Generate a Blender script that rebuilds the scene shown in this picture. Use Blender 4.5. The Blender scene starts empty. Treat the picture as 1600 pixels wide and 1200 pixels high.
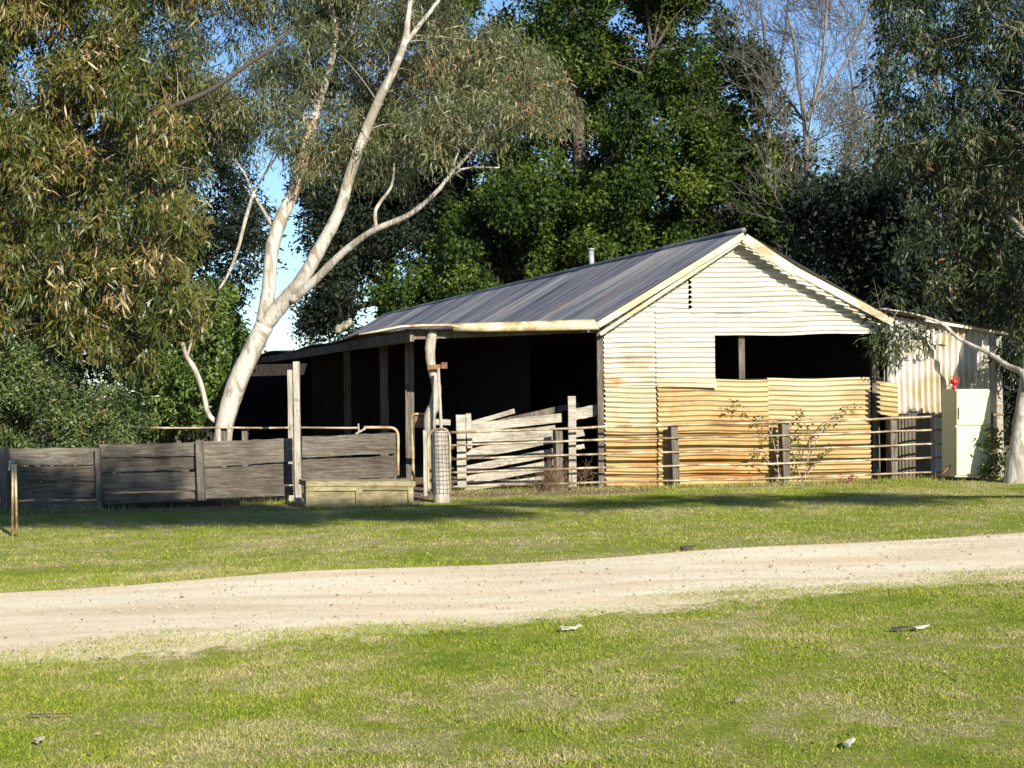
import bpy, math
import numpy as np
from mathutils import Vector, Matrix
rad = math.radians
scene = bpy.context.scene

# ------------------------------------------------------------------ camera, sky, sun, exposure
F = 2500.0; ROLL = rad(.6); PITCH = math.atan(13/F); CAMH = 1.6; K = .015
fw = np.array([0, math.cos(PITCH), math.sin(PITCH)])
rt = np.array([math.cos(ROLL), 0, -math.sin(ROLL)]); rt = rt - fw*rt.dot(fw); rt /= np.linalg.norm(rt)
up = np.cross(rt, fw); CAM = np.array([0, 0, CAMH])
cd = bpy.data.cameras.new('camera'); cam = bpy.data.objects.new('camera', cd); scene.collection.objects.link(cam)
cd.sensor_width = 36; cd.lens = 36*F/1600; cd.clip_end = 2000; cd.clip_start = .1
cam.matrix_world = Matrix([[rt[i], up[i], -fw[i], CAM[i]] for i in range(3)] + [[0, 0, 0, 1]])
scene.camera = cam

SUN_EL = rad(25); SUN_AZ = rad(155)      # azimuth clockwise from +Y
w = bpy.data.worlds.new('World'); scene.world = w; w.use_nodes = True
nt = w.node_tree; bg = nt.nodes['Background']
sky = nt.nodes.new('ShaderNodeTexSky'); sky.sky_type = 'NISHITA'; sky.sun_disc = False
sky.sun_elevation = SUN_EL; sky.sun_rotation = SUN_AZ; sky.air_density = 1.0; sky.dust_density = .1; sky.ozone_density = 1.3
sm = nt.nodes.new('ShaderNodeMix'); sm.data_type = 'RGBA'; sm.blend_type = 'MULTIPLY'; sm.inputs[0].default_value = 1; sm.inputs[7].default_value = (.72, .90, 1.16, 1)
nt.links.new(sky.outputs[0], sm.inputs[6]); nt.links.new(sm.outputs[2], bg.inputs[0]); bg.inputs[1].default_value = .07
sd = np.array([math.sin(SUN_AZ)*math.cos(SUN_EL), math.cos(SUN_AZ)*math.cos(SUN_EL), math.sin(SUN_EL)])
sl = bpy.data.lights.new('sun', 'SUN'); sl.energy = 5.0; sl.angle = rad(.5); sl.color = (1, .94, .83)
so = bpy.data.objects.new('sun', sl); scene.collection.objects.link(so)
so.rotation_euler = Vector(sd).to_track_quat('Z', 'Y').to_euler()
scene.view_settings.view_transform = 'Standard'; scene.view_settings.look = 'None'
scene.view_settings.exposure = 1.0; scene.view_settings.gamma = 1

# ------------------------------------------------------------------ helpers
def gz(x, y=0): return K*12*np.tanh(np.asarray(x, float)/12)
def ray(px, py): return fw + (px-800)/F*rt + (600-py)/F*up
def P(px, py, Y):
    d = ray(px, py); return CAM + d*(Y/d[1])
def G(px, py):
    d = ray(px, py); t = -CAMH/(d[2]-K*d[0]); return CAM + d*t
def px2m(n, Y): return n*Y/F
def arr(*p): return np.array(p, float)

LOC = {}
def mesh_obj(name, V, Fc, mat, parent=None, smooth=False, tint=None, col=None):
    V = np.asarray(V, float).reshape(-1, 3)
    if parent is not None: V = V - LOC[parent.name]
    me = bpy.data.meshes.new(name)
    if isinstance(Fc, np.ndarray):
        nf, k = Fc.shape
        me.vertices.add(len(V)); me.vertices.foreach_set('co', V.ravel().astype(np.float32))
        me.loops.add(nf*k); me.loops.foreach_set('vertex_index', Fc.ravel().astype(np.int32))
        me.polygons.add(nf); me.polygons.foreach_set('loop_start', np.arange(0, nf*k, k, dtype=np.int32))
        me.update(calc_edges=True)
    else:
        me.from_pydata([tuple(v) for v in V], [], Fc); me.update()
    if smooth: me.polygons.foreach_set('use_smooth', [True]*len(me.polygons))
    if tint is not None:
        a = me.attributes.new('tint', 'FLOAT', 'FACE'); a.data.foreach_set('value', tint.astype(np.float32))
    if mat: me.materials.append(mat)
    o = bpy.data.objects.new(name, me); scene.collection.objects.link(o)
    if parent is not None: o.parent = parent; LOC[o.name] = LOC[parent.name]
    return o

def thing(name, label, cat, loc, group=None):
    o = bpy.data.objects.new(name, None); scene.collection.objects.link(o)
    o.location = tuple(float(c) for c in loc); LOC[o.name] = np.array([float(c) for c in loc])
    o['label'] = label; o['category'] = cat
    if group: o['group'] = group
    o.empty_display_size = .2
    return o
def tag(o, label=None, cat=None, group=None, kind=None):
    if label: o['label'] = label
    if cat: o['category'] = cat
    if group: o['group'] = group
    if kind: o['kind'] = kind
    return o

class MB:
    def __init__(s): s.v = []; s.f = []
    def add(s, V, Fc):
        n = len(s.v); s.v += [tuple(float(c) for c in p) for p in V]; s.f += [tuple(int(i)+n for i in f) for f in Fc]; return s
    def box8(s, c):       # 8 corners: bottom 4 then top 4
        return s.add(c, [(0,3,2,1), (4,5,6,7), (0,1,5,4), (1,2,6,5), (2,3,7,6), (3,0,4,7)])
    def beam(s, p0, p1, wd, dp, side=None, n=1, jit=0, rng=None, taper=1.):
        """rectangular bar from p0 to p1; wd across side, dp along the other normal; n segments with wobble"""
        p0 = np.array(p0, float); p1 = np.array(p1, float); d = p1-p0; d /= np.linalg.norm(d)
        side = np.array(side if side is not None else (0, 0, 1), float); side -= d*side.dot(d); side /= np.linalg.norm(side)
        o = np.cross(d, side); V = []; Fc = []
        for i in range(n+1):
            t = i/n; c = p0+(p1-p0)*t; ws = wd/2*(1+(taper-1)*t); ds = dp/2*(1+(taper-1)*t)
            for a, b in ((-1,-1), (1,-1), (1,1), (-1,1)):
                q = c+side*ws*a+o*ds*b
                if jit and rng is not None: q = q + side*rng.uniform(-jit, jit)+o*rng.uniform(-jit, jit)*.5
                V.append(q)
        for i in range(n):
            k = i*4
            for j in range(4): Fc.append((k+j, k+(j+1)%4, k+4+(j+1)%4, k+4+j))
        Fc += [(3, 2, 1, 0), (n*4, n*4+1, n*4+2, n*4+3)]
        return s.add(V, Fc)
    def tube(s, pts, rs, seg=8, cap=True, wob=0, rng=None):
        pts = [np.array(p, float) for p in pts]; n = len(pts)
        if np.isscalar(rs): rs = [rs]*n
        ref = np.array([0.31, .9, .17]); V = []; Fc = []
        for i, p in enumerate(pts):
            d = pts[min(i+1, n-1)]-pts[max(i-1, 0)]; d = d/(np.linalg.norm(d)+1e-9)
            a = np.cross(d, ref); a /= np.linalg.norm(a); b = np.cross(d, a)
            for j in range(seg):
                t = 2*math.pi*j/seg; r = rs[i]*(1+(rng.uniform(-wob, wob) if rng is not None else 0))
                V.append(p+a*r*math.cos(t)+b*r*math.sin(t))
        for i in range(n-1):
            for j in range(seg):
                Fc.append((i*seg+j, i*seg+(j+1)%seg, (i+1)*seg+(j+1)%seg, (i+1)*seg+j))
        if cap: Fc += [tuple(range(seg-1, -1, -1)), tuple((n-1)*seg+j for j in range(seg))]
        return s.add(V, Fc)
    def build(s, name, mat, parent=None, smooth=False): return mesh_obj(name, s.v, s.f, mat, parent, smooth)

def spline(pts, rs, sub=5):
    pts = [np.array(p, float) for p in pts]; n = len(pts); out = []; ro = []
    for i in range(n-1):
        p0, p1, p2, p3 = pts[max(i-1, 0)], pts[i], pts[i+1], pts[min(i+2, n-1)]
        for k in range(sub):
            t = k/sub
            out.append(.5*((2*p1)+(-p0+p2)*t+(2*p0-5*p1+4*p2-p3)*t*t+(-p0+3*p1-3*p2+p3)*t**3)); ro.append(rs[i]*(1-t)+rs[i+1]*t)
    out.append(pts[-1]); ro.append(rs[-1]); return out, ro

# ------------------------------------------------------------------ materials
def newmat(name):
    m = bpy.data.materials.new(name); m.use_nodes = True; nt = m.node_tree
    return m, nt, nt.nodes['Principled BSDF']
def N(nt, t, **kw):
    n = nt.nodes.new(t)
    for k, v in kw.items(): setattr(n, k, v)
    return n
def ramp(nt, fac, stops, interp='LINEAR'):
    r = N(nt, 'ShaderNodeValToRGB'); r.color_ramp.interpolation = interp; e = r.color_ramp.elements
    while len(e) < len(stops): e.new(.5)
    for el, (p, c) in zip(e, stops): el.position = p; el.color = (*c, 1) if len(c) == 3 else c
    nt.links.new(fac, r.inputs[0]); return r.outputs[0]
def noise(nt, vec, scale, detail=4, rough=.55, dist=0):
    n = N(nt, 'ShaderNodeTexNoise'); n.inputs['Scale'].default_value = scale; n.inputs['Detail'].default_value = detail
    n.inputs['Roughness'].default_value = rough; n.inputs['Distortion'].default_value = dist
    nt.links.new(vec, n.inputs['Vector']); return n.outputs[0]
def coords(nt, scale=(1, 1, 1), kind='Object', rot=(0, 0, 0), loc=(0, 0, 0)):
    if kind == 'World':
        g = N(nt, 'ShaderNodeNewGeometry'); o = g.outputs['Position']
    else:
        tc = N(nt, 'ShaderNodeTexCoord'); o = tc.outputs['Object']
    mp = N(nt, 'ShaderNodeMapping'); mp.inputs['Scale'].default_value = scale; mp.inputs['Rotation'].default_value = rot; mp.inputs['Location'].default_value = loc
    nt.links.new(o, mp.inputs[0]); return mp.outputs[0]
def mix(nt, fac, a, b, mode='MIX'):
    m = N(nt, 'ShaderNodeMix', data_type='RGBA', blend_type=mode)
    for s, v in ((m.inputs[0], fac), (m.inputs[6], a), (m.inputs[7], b)):
        if isinstance(v, (int, float)): s.default_value = v
        elif isinstance(v, tuple): s.default_value = (*v, 1)
        else: nt.links.new(v, s)
    return m.outputs[2]
def math_(nt, op, a, b=None, clamp=False):
    m = N(nt, 'ShaderNodeMath', operation=op, use_clamp=clamp)
    for s, v in ((m.inputs[0], a), (m.inputs[1], b)):
        if v is None: continue
        if isinstance(v, (int, float)): s.default_value = v
        else: nt.links.new(v, s)
    return m.outputs[0]
def bump(nt, b, h, strength=.5, dist=.01):
    n = N(nt, 'ShaderNodeBump'); n.inputs['Strength'].default_value = strength; n.inputs['Distance'].default_value = dist
    nt.links.new(h, n.inputs['Height']); nt.links.new(n.outputs[0], b.inputs['Normal'])
def maprange(nt, v, a, b, c=0., d=1.):
    m = N(nt, 'ShaderNodeMapRange'); m.interpolation_type = 'SMOOTHSTEP'
    for i, x in ((1, a), (2, b), (3, c), (4, d)): m.inputs[i].default_value = x
    nt.links.new(v, m.inputs[0]); return m.outputs[0]

def wood(name, stops, scale=(1, 1, 1), rough=.85, bs=.6):
    m, nt, b = newmat(name); v = coords(nt, scale, 'World')
    n1 = noise(nt, v, 3, 8, .7, .6); v2 = coords(nt, (1, 1, 1), 'World'); n2 = noise(nt, v2, 1.7, 3)
    f = math_(nt, 'ADD', math_(nt, 'MULTIPLY', n1, .75), math_(nt, 'MULTIPLY', n2, .3))
    g = N(nt, 'ShaderNodeNewGeometry'); c = mix(nt, 1., ramp(nt, f, stops), ramp(nt, g.outputs['Random Per Island'], [(0, (.68, .64, .6)), (.5, (.95, .93, .9)), (1, (1.2, 1.2, 1.2))]), 'MULTIPLY')
    n3 = noise(nt, v2, 9, 5, .7, .5); c = mix(nt, math_(nt, 'MULTIPLY', maprange(nt, n3, .54, .7), .5), c, (.045, .035, .027))
    nt.links.new(c, b.inputs['Base Color']); b.inputs['Roughness'].default_value = rough
    b.inputs['Specular IOR Level'].default_value = .2
    bump(nt, b, n1, bs, .02); return m
GREYW = [(.34, (.018, .015, .011)), (.45, (.07, .059, .045)), (.55, (.125, .108, .085)), (.68, (.22, .198, .165))]
PALEW = [(.34, (.08, .065, .05)), (.44, (.23, .205, .165)), (.56, (.36, .33, .27)), (.68, (.48, .45, .38))]
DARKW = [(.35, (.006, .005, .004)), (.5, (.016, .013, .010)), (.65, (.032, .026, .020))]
M = {}
M['wood_h'] = wood('weathered_board', GREYW, (.9, .9, 14))
M['wood_v'] = wood('weathered_post', PALEW, (14, 14, .9))
M['wood_p'] = wood('pale_rail', PALEW, (.9, .9, 14))
M['wood_g'] = wood('grey_post', GREYW, (14, 14, .9))
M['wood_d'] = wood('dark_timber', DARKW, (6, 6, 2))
M['trough'] = wood('olive_board', [(.36, (.09, .075, .035)), (.48, (.23, .195, .10)), (.6, (.34, .29, .16)), (.7, (.42, .36, .21))], (2, 2, 9))

def metal(name, stops, scale=4., rough=.55, metallic=.2, vec=(1, 1, 1)):
    m, nt, b = newmat(name); v = coords(nt, vec, 'World'); n = noise(nt, v, scale, 6, .65, .3)
    nt.links.new(ramp(nt, n, stops), b.inputs['Base Color']); b.inputs['Roughness'].default_value = rough; b.inputs['Metallic'].default_value = metallic
    return m
M['pipe'] = metal('rusty_pipe', [(.35, (.16, .09, .04)), (.5, (.35, .27, .13)), (.65, (.5, .42, .24))], 3)
M['railpipe'] = metal('brown_pipe', [(.35, (.10, .06, .03)), (.5, (.26, .19, .11)), (.64, (.48, .42, .28))], 3)
M['darkpipe'] = metal('dark_steel', [(.35, (.05, .035, .03)), (.6, (.13, .10, .085))], 5)
M['rust'] = metal('rust_plate', [(.35, (.09, .035, .015)), (.6, (.22, .10, .04))], 6)
M['galv'] = metal('galvanised', [(.35, (.2, .21, .22)), (.6, (.36, .37, .38))], 6)
M['cream'] = metal('cream_enamel', [(.35, (.58, .52, .30)), (.6, (.62, .56, .34)), (.68, (.5, .42, .22)), (.74, (.3, .16, .06))], 3.5, .4, 0)
M['red'] = metal('red_paint', [(.3, (.3, .015, .01)), (.6, (.5, .03, .02))], 8, .4, 0)
M['creamshade'] = metal('shaded_cream_enamel', [(.35, (.33, .27, .12)), (.6, (.4, .33, .16))], 2, .45, 0)  # cabinet's unlit left side, its shade painted in as a darker cream

def corrmat(name, top, mid, rustc, z0, z1, orange=.5, streak=(.35, .35, 5.), off=0.):
    """corrugated iron: old white paint above, yellow rust below a ragged height, orange streaks"""
    m, nt, b = newmat(name)
    g = N(nt, 'ShaderNodeNewGeometry'); s = N(nt, 'ShaderNodeSeparateXYZ'); nt.links.new(g.outputs['Position'], s.inputs[0])
    v = coords(nt, streak, 'World', loc=(off, off*1.7, off)); n = noise(nt, v, 2.2, 6, .65, .5)
    v2 = coords(nt, (1, 1, 1), 'World', loc=(off, 0, off)); n2 = noise(nt, v2, 1.3, 4, .6, .4); n3 = noise(nt, v2, 14, 4, .7)
    h = math_(nt, 'ADD', s.outputs[2], math_(nt, 'MULTIPLY', math_(nt, 'SUBTRACT', n, .5), 1.5))
    c = mix(nt, maprange(nt, h, z0, z1), mid, top)
    of = math_(nt, 'MULTIPLY', maprange(nt, math_(nt, 'ADD', math_(nt, 'MULTIPLY', n, .45), math_(nt, 'MULTIPLY', n2, .55)), .48, .60), orange)
    of = math_(nt, 'MULTIPLY', of, maprange(nt, s.outputs[2], z1+.5, z0+.1))
    c = mix(nt, of, c, rustc)
    c = mix(nt, math_(nt, 'MULTIPLY', maprange(nt, n3, .56, .72), .35), c, (.30, .17, .06))
    n4 = noise(nt, coords(nt, (.25, .25, 7.), 'World', loc=(off*3, 0, off)), 2.4, 5, .7, .2)      # each ridge weathers differently
    c = mix(nt, 1., c, ramp(nt, n4, [(.36, (.55, .52, .47)), (.48, (.90, .88, .84)), (.6, (1.05, 1.05, 1.05))]), 'MULTIPLY')
    n5 = noise(nt, coords(nt, (1.5, 1.5, .5), 'World', loc=(off, off, 0)), 1.6, 6, .7, .8)         # grime and run marks
    c = mix(nt, math_(nt, 'MULTIPLY', maprange(nt, n5, .53, .68), .38), c, (.33, .29, .22))
    nt.links.new(c, b.inputs['Base Color']); b.inputs['Roughness'].default_value = .6; b.inputs['Metallic'].default_value = 0.
    b.inputs['Specular IOR Level'].default_value = .25
    bump(nt, b, n3, .25, .01)
    return m
WHT = (.56, .53, .445); YEL = (.43, .32, .145); ORG = (.34, .165, .045); PALE = (.45, .405, .27)
M['g_up'] = corrmat('iron_white', WHT, YEL, ORG, 1.1, 2.2, .5, off=0)
M['g_a'] = corrmat('iron_left_upper', WHT, (.42, .30, .135), ORG, 1.4, 2.2, 1.0, off=3)
M['g_b'] = corrmat('iron_left_lower', PALE, (.39, .27, .11), ORG, .75, 1.15, .9, off=6.1)
M['g_c'] = corrmat('iron_sill', (.47, .385, .215), (.40, .28, .115), ORG, .9, 1.9, .9, off=9.7)
M['g_d'] = corrmat('iron_sill_pale', (.49, .42, .26), (.41, .295, .13), ORG, .7, 1.8, .8, off=13.3)
M['roof'] = metal('roof_iron', [(.3, (.07, .08, .105)), (.44, (.14, .15, .175)), (.56, (.25, .25, .25)), (.7, (.28, .24, .18))], 1.8, .5, .3, (.22, 1.6, .22))
nt = M['roof'].node_tree; b = nt.nodes['Principled BSDF']; lk = b.inputs['Base Color'].links[0].from_socket; g = N(nt, 'ShaderNodeNewGeometry'); sp = N(nt, 'ShaderNodeSeparateXYZ'); nt.links.new(g.outputs['Position'], sp.inputs[0])
wn = N(nt, 'ShaderNodeTexWhiteNoise', noise_dimensions='1D'); nt.links.new(math_(nt, 'FLOOR', math_(nt, 'MULTIPLY', math_(nt, 'ADD', sp.outputs[1], math_(nt, 'MULTIPLY', sp.outputs[0], .29)), 1.25)), wn.inputs['W'])
c = mix(nt, 1., lk, ramp(nt, wn.outputs[0], [(0, (.55, .56, .62)), (.5, (.85, .85, .88)), (1, (1.25, 1.22, 1.15))]), 'MULTIPLY')
rn = noise(nt, coords(nt, (.5, 1.2, .5), 'World'), 1.1, 6, .7, .5); c = mix(nt, math_(nt, 'MULTIPLY', maprange(nt, rn, .55, .68), .55), c, (.21, .14, .085)); nt.links.new(c, b.inputs['Base Color'])
M['fascia'] = metal('fascia_iron', [(.36, (.26, .16, .07)), (.45, (.40, .31, .17)), (.55, (.47, .42, .28))], 3, .6, 0)
M['barge'] = metal('barge_iron', [(.34, (.30, .15, .06)), (.44, (.42, .35, .21)), (.56, (.47, .43, .32))], 1.5, .6, 0)
M['lean'] = metal('lean_to_iron', [(.34, (.36, .28, .15)), (.46, (.47, .43, .34)), (.6, (.54, .52, .46))], 1.2, .55, 0)
M['leandark'] = metal('shaded_iron', [(.34, (.06, .05, .03)), (.6, (.12, .10, .06))], 2, .7, 0)  # dark copy of the lean-to iron, shade put into the colour

def leafmat(name, stops, trans=.25, rough=.5, spec=.4):
    m, nt, b = newmat(name); a = N(nt, 'ShaderNodeAttribute', attribute_name='tint')
    c = ramp(nt, a.outputs['Fac'], stops); nt.links.new(c, b.inputs['Base Color'])
    b.inputs['Roughness'].default_value = rough; b.inputs['Specular IOR Level'].default_value = spec
    t = N(nt, 'ShaderNodeBsdfTranslucent'); nt.links.new(c, t.inputs[0]); mx = N(nt, 'ShaderNodeMixShader'); mx.inputs[0].default_value = trans
    nt.links.new(b.outputs[0], mx.inputs[1]); nt.links.new(t.outputs[0], mx.inputs[2]); nt.links.new(mx.outputs[0], nt.nodes['Material Output'].inputs[0])
    return m
L = {}
L['gum'] = leafmat('gum_leaf', [(0, (.03, .042, .012)), (.45, (.09, .105, .036)), (.8, (.17, .18, .08)), (.93, (.28, .23, .12)), (1, (.26, .12, .05))], .2, .45)
L['olive'] = leafmat('olive_brown_leaf', [(0, (.02, .03, .006)), (.35, (.06, .078, .012)), (.66, (.125, .125, .028)), (.84, (.145, .09, .026)), (.94, (.20, .105, .034)), (1, (.36, .29, .15))], .2, .42)
L['bush'] = leafmat('bush_leaf', [(0, (.03, .05, .012)), (.5, (.075, .115, .028)), (.85, (.14, .18, .06)), (1, (.24, .17, .08))], .2, .5)
L['green'] = leafmat('green_leaf', [(0, (.03, .055, .012)), (.5, (.08, .13, .025)), (1, (.14, .20, .04))], .25, .45)
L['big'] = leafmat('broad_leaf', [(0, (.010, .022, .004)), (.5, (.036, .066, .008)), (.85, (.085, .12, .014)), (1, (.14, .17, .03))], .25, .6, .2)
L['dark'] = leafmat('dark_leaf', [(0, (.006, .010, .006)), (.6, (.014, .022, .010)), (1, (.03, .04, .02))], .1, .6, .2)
L['blue'] = leafmat('blue_green_leaf', [(0, (.010, .018, .007)), (.5, (.035, .05, .015)), (.85, (.08, .10, .04)), (.95, (.2, .2, .13)), (1, (.15, .07, .03))], .18, .45, .3)
L['dusty'] = leafmat('dusty_leaf', [(0, (.05, .055, .03)), (.5, (.11, .12, .06)), (1, (.19, .17, .10))], .2, .6)
L['rose'] = leafmat('rose_leaf', [(0, (.05, .07, .012)), (.6, (.13, .16, .03)), (.88, (.22, .2, .05)), (1, (.22, .05, .02))], .3, .5)
L['litter'] = leafmat('dry_litter', [(0, (.07, .045, .025)), (.5, (.2, .14, .08)), (1, (.32, .25, .15))], .05, .8, .2)
L['stone'] = leafmat('loose_stone', [(0, (.16, .12, .08)), (.3, (.34, .27, .18)), (1, (.6, .52, .38))], 0., .9, .1)
L['weed'] = leafmat('dry_weed', [(0, (.12, .06, .035)), (.6, (.26, .16, .09)), (1, (.34, .27, .15))], .1, .8, .2)
L['flower'] = leafmat('red_petal', [(0, (.2, .01, .02)), (1, (.4, .02, .05))], .2, .6, .2)

def bark(name, base, patch, dark, scale=3., thr=.56):
    m, nt, b = newmat(name); v = coords(nt, (1, 1, .35), 'World'); n = noise(nt, v, scale, 5, .6, .8); n2 = noise(nt, coords(nt, (1, 1, .5), 'World'), 16, 5, .7)
    c = mix(nt, maprange(nt, n, thr, thr+.08), base, patch); c = mix(nt, math_(nt, 'MULTIPLY', maprange(nt, n2, .56, .72), .6), c, dark)
    nt.links.new(c, b.inputs['Base Color']); b.inputs['Roughness'].default_value = .75; bump(nt, b, n2, .7, .03); return m
M['gumbark'] = bark('white_gum_bark', (.42, .39, .335), (.25, .21, .155), (.10, .085, .07), 4.6, .47)
M['gumbark2'] = bark('peeling_bark', (.30, .19, .09), (.40, .34, .25), (.14, .09, .05), 5., .46)
M['darkbark'] = bark('dark_bark', (.055, .042, .03), (.085, .066, .048), (.02, .016, .012))
M['paletwig'] = bark('pale_twig_bark', (.30, .24, .19), (.38, .32, .26), (.14, .10, .09))
M['bare'] = bark('bare_twig_bark', (.13, .115, .10), (.2, .18, .155), (.06, .05, .05))

# ground colours, shared by the turf sheet and the blades
PFAR = [(-60, 895), (0, 920), (400, 905), (800, 884), (1200, 856), (1600, 830), (1700, 824)]
PNEAR = [(-60, 1024), (0, 1019), (280, 1000), (525, 988), (800, 958), (1050, 944), (1300, 907), (1600, 886), (1700, 878)]
far = np.array([G(*q)[:2] for q in [(0, 920), (400, 905), (800, 884), (1200, 856), (1600, 830)]])
near = np.array([G(*q)[:2] for q in [(0, 1010), (280, 992), (525, 978), (800, 954), (1050, 935), (1300, 904), (1600, 884)]])
cf = np.polyfit(far[:, 0], far[:, 1], 1); cn = np.polyfit(near[:, 0], near[:, 1], 1)
def pathcol(nt):
    v = coords(nt, (1, 1, 0), 'World')
    n1 = noise(nt, coords(nt, (.3, 1.6, 0), 'World', rot=(0, 0, -.3)), 1.3, 5, .6, .3); n2 = noise(nt, v, 38, 6, .8); n3 = noise(nt, v, 6, 6, .7)
    c = ramp(nt, n1, [(.36, (.62, .50, .33)), (.5, (.70, .59, .41)), (.62, (.75, .66, .485))])
    c = mix(nt, 1., c, ramp(nt, n2, [(.3, (.55, .52, .48)), (.42, (.98, .98, .98)), (.6, (1.08, 1.07, 1.06)), (.75, (1.2, 1.2, 1.2))]), 'MULTIPLY')
    return mix(nt, math_(nt, 'MULTIPLY', maprange(nt, n3, .52, .7), .4), c, (.45, .35, .21)), n2
def turf(nt, b, soil=True):
    v = coords(nt, (1, 1, 0), 'World')
    n1 = noise(nt, v, .55, 6, .68, .5); n2 = noise(nt, v, 3.6, 7, .75, .3); n3 = noise(nt, v, 34, 7, .8)
    f = math_(nt, 'ADD', math_(nt, 'ADD', math_(nt, 'MULTIPLY', n1, .42), math_(nt, 'MULTIPLY', n2, .44)), math_(nt, 'MULTIPLY', n3, .14))
    c = ramp(nt, f, [(.38, (.12, .165, .018)), (.445, (.18, .215, .026)), (.49, (.215, .226, .05)), (.53, (.27, .25, .105)), (.575, (.345, .295, .17)), (.64, (.30, .23, .14))])
    g = ramp(nt, n3, [(.32, (.35, .36, .33)), (.46, (.8, .82, .75)), (.6, (1.1, 1.1, 1.)), (.75, (1.4, 1.35, 1.15))])
    c = mix(nt, 1., c, g, 'MULTIPLY')
    return c, v, n1, n2, n3
mg, nt, b = newmat('turf'); c, v, n1, n2, n3 = turf(nt, b)
g_ = N(nt, 'ShaderNodeNewGeometry'); s_ = N(nt, 'ShaderNodeSeparateXYZ'); nt.links.new(g_.outputs['Position'], s_.inputs[0])
# worn sandy verge beside the near edge of the path: d = distance towards the camera from the path edge
d = math_(nt, 'SUBTRACT', math_(nt, 'ADD', math_(nt, 'MULTIPLY', s_.outputs[0], float(cn[0])), float(cn[1])), s_.outputs[1])
wear = math_(nt, 'ADD', maprange(nt, d, -.1, 1.7, .34, -.13), math_(nt, 'ADD', math_(nt, 'MULTIPLY', n2, .6), math_(nt, 'MULTIPLY', n3, .4)))
wear = math_(nt, 'ADD', wear, maprange(nt, s_.outputs[0], .5, -3., 0., .05)); wear = math_(nt, 'MULTIPLY', maprange(nt, wear, .60, .68), maprange(nt, d, -2.6, -1.2))
pc_, _n = pathcol(nt); c = mix(nt, wear, c, pc_)
# bare brown soil and leaf litter in the yard behind the fence line
yy = math_(nt, 'ADD', s_.outputs[1], maprange(nt, s_.outputs[0], 2.6, 1.8, 0., .9)); yy = math_(nt, 'ADD', yy, maprange(nt, s_.outputs[0], -1., -1.8, 0., 1.5))
yd = maprange(nt, math_(nt, 'ADD', yy, math_(nt, 'MULTIPLY', n2, 1.6)), 26.0, 26.5)
c = mix(nt, yd, c, mix(nt, n3, (.10, .07, .045), (.24, .17, .11)))
nt.links.new(c, b.inputs['Base Color']); b.inputs['Roughness'].default_value = .95; b.inputs['Specular IOR Level'].default_value = .1
bump(nt, b, n3, .6, .012); M['turf'] = mg
mb_, nt, b = newmat('grass_blade'); c, v, n1, n2, n3 = turf(nt, b)
a = N(nt, 'ShaderNodeAttribute', attribute_name='tint')
c = mix(nt, 1., c, ramp(nt, a.outputs['Fac'], [(0, (.6, .68, .5)), (.6, (1.1, 1.15, .9)), (.9, (1.4, 1.3, 1.)), (1, (1.6, 1.3, 1.3))]), 'MULTIPLY')
nt.links.new(c, b.inputs['Base Color']); b.inputs['Roughness'].default_value = .7; b.inputs['Specular IOR Level'].default_value = .15; M['blade'] = mb_
mp_, nt, b = newmat('path_gravel'); c, n2 = pathcol(nt)
nt.links.new(c, b.inputs['Base Color']); b.inputs['Roughness'].default_value = .95; b.inputs['Specular IOR Level'].default_value = .1
bump(nt, b, n2, .7, .015); M['path'] = mp_

# ------------------------------------------------------------------ ground and path
rng = np.random.default_rng(7)
xs = np.concatenate([np.linspace(-400, -20, 12), np.linspace(-18, 18, 110), np.linspace(20, 400, 12)])
ys = np.concatenate([np.linspace(-80, 3, 6), np.linspace(4, 34, 110), np.linspace(38, 900, 16)])
X, Y = np.meshgrid(xs, ys); bumpy = .02*np.sin(X*1.3+Y*.7)*np.sin(Y*.9-X*.4)*np.exp(-((Y-14)/14)**2)
Z = gz(X)+bumpy
def ground_z(x, y): return gz(x)+.02*np.sin(x*1.3+y*.7)*np.sin(y*.9-x*.4)*np.exp(-((y-14)/14)**2)
nx, ny = len(xs), len(ys); idx = np.arange(nx*ny).reshape(ny, nx)
Fq = np.stack([idx[:-1, :-1], idx[:-1, 1:], idx[1:, 1:], idx[1:, :-1]], -1).reshape(-1, 4)
tag(mesh_obj('ground', np.stack([X, Y, Z], -1), Fq, M['turf'], smooth=True), kind='structure')
# path sheet: ragged edges
xs = np.linspace(-14, 16, 900)
def rough(x, seed, a):
    r = np.random.default_rng(seed); y = 0
    for k in range(9):
        f = .8*1.9**k; y = y+a*.62**k*np.sin(f*x+r.uniform(0, 6.28))
    return y
yf = cf[0]*xs+cf[1]+rough(xs, 1, .03); yn = cn[0]*xs+cn[1]+rough(xs, 2, .20)
tt = np.concatenate([[-.03], np.linspace(0, 1, 40), [1.03]])
V = np.stack([np.stack([xs, yn+(yf-yn)*t, ground_z(xs, yn+(yf-yn)*t)+(-.004 if t < 0 or t > 1 else .004)], -1) for t in tt]); idx = np.arange(V.shape[0]*V.shape[1]).reshape(V.shape[:2])
tag(mesh_obj('path', V, np.stack([idx[:-1, :-1], idx[:-1, 1:], idx[1:, 1:], idx[1:, :-1]], -1).reshape(-1, 4), M['path'], smooth=True), kind='structure')

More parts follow.
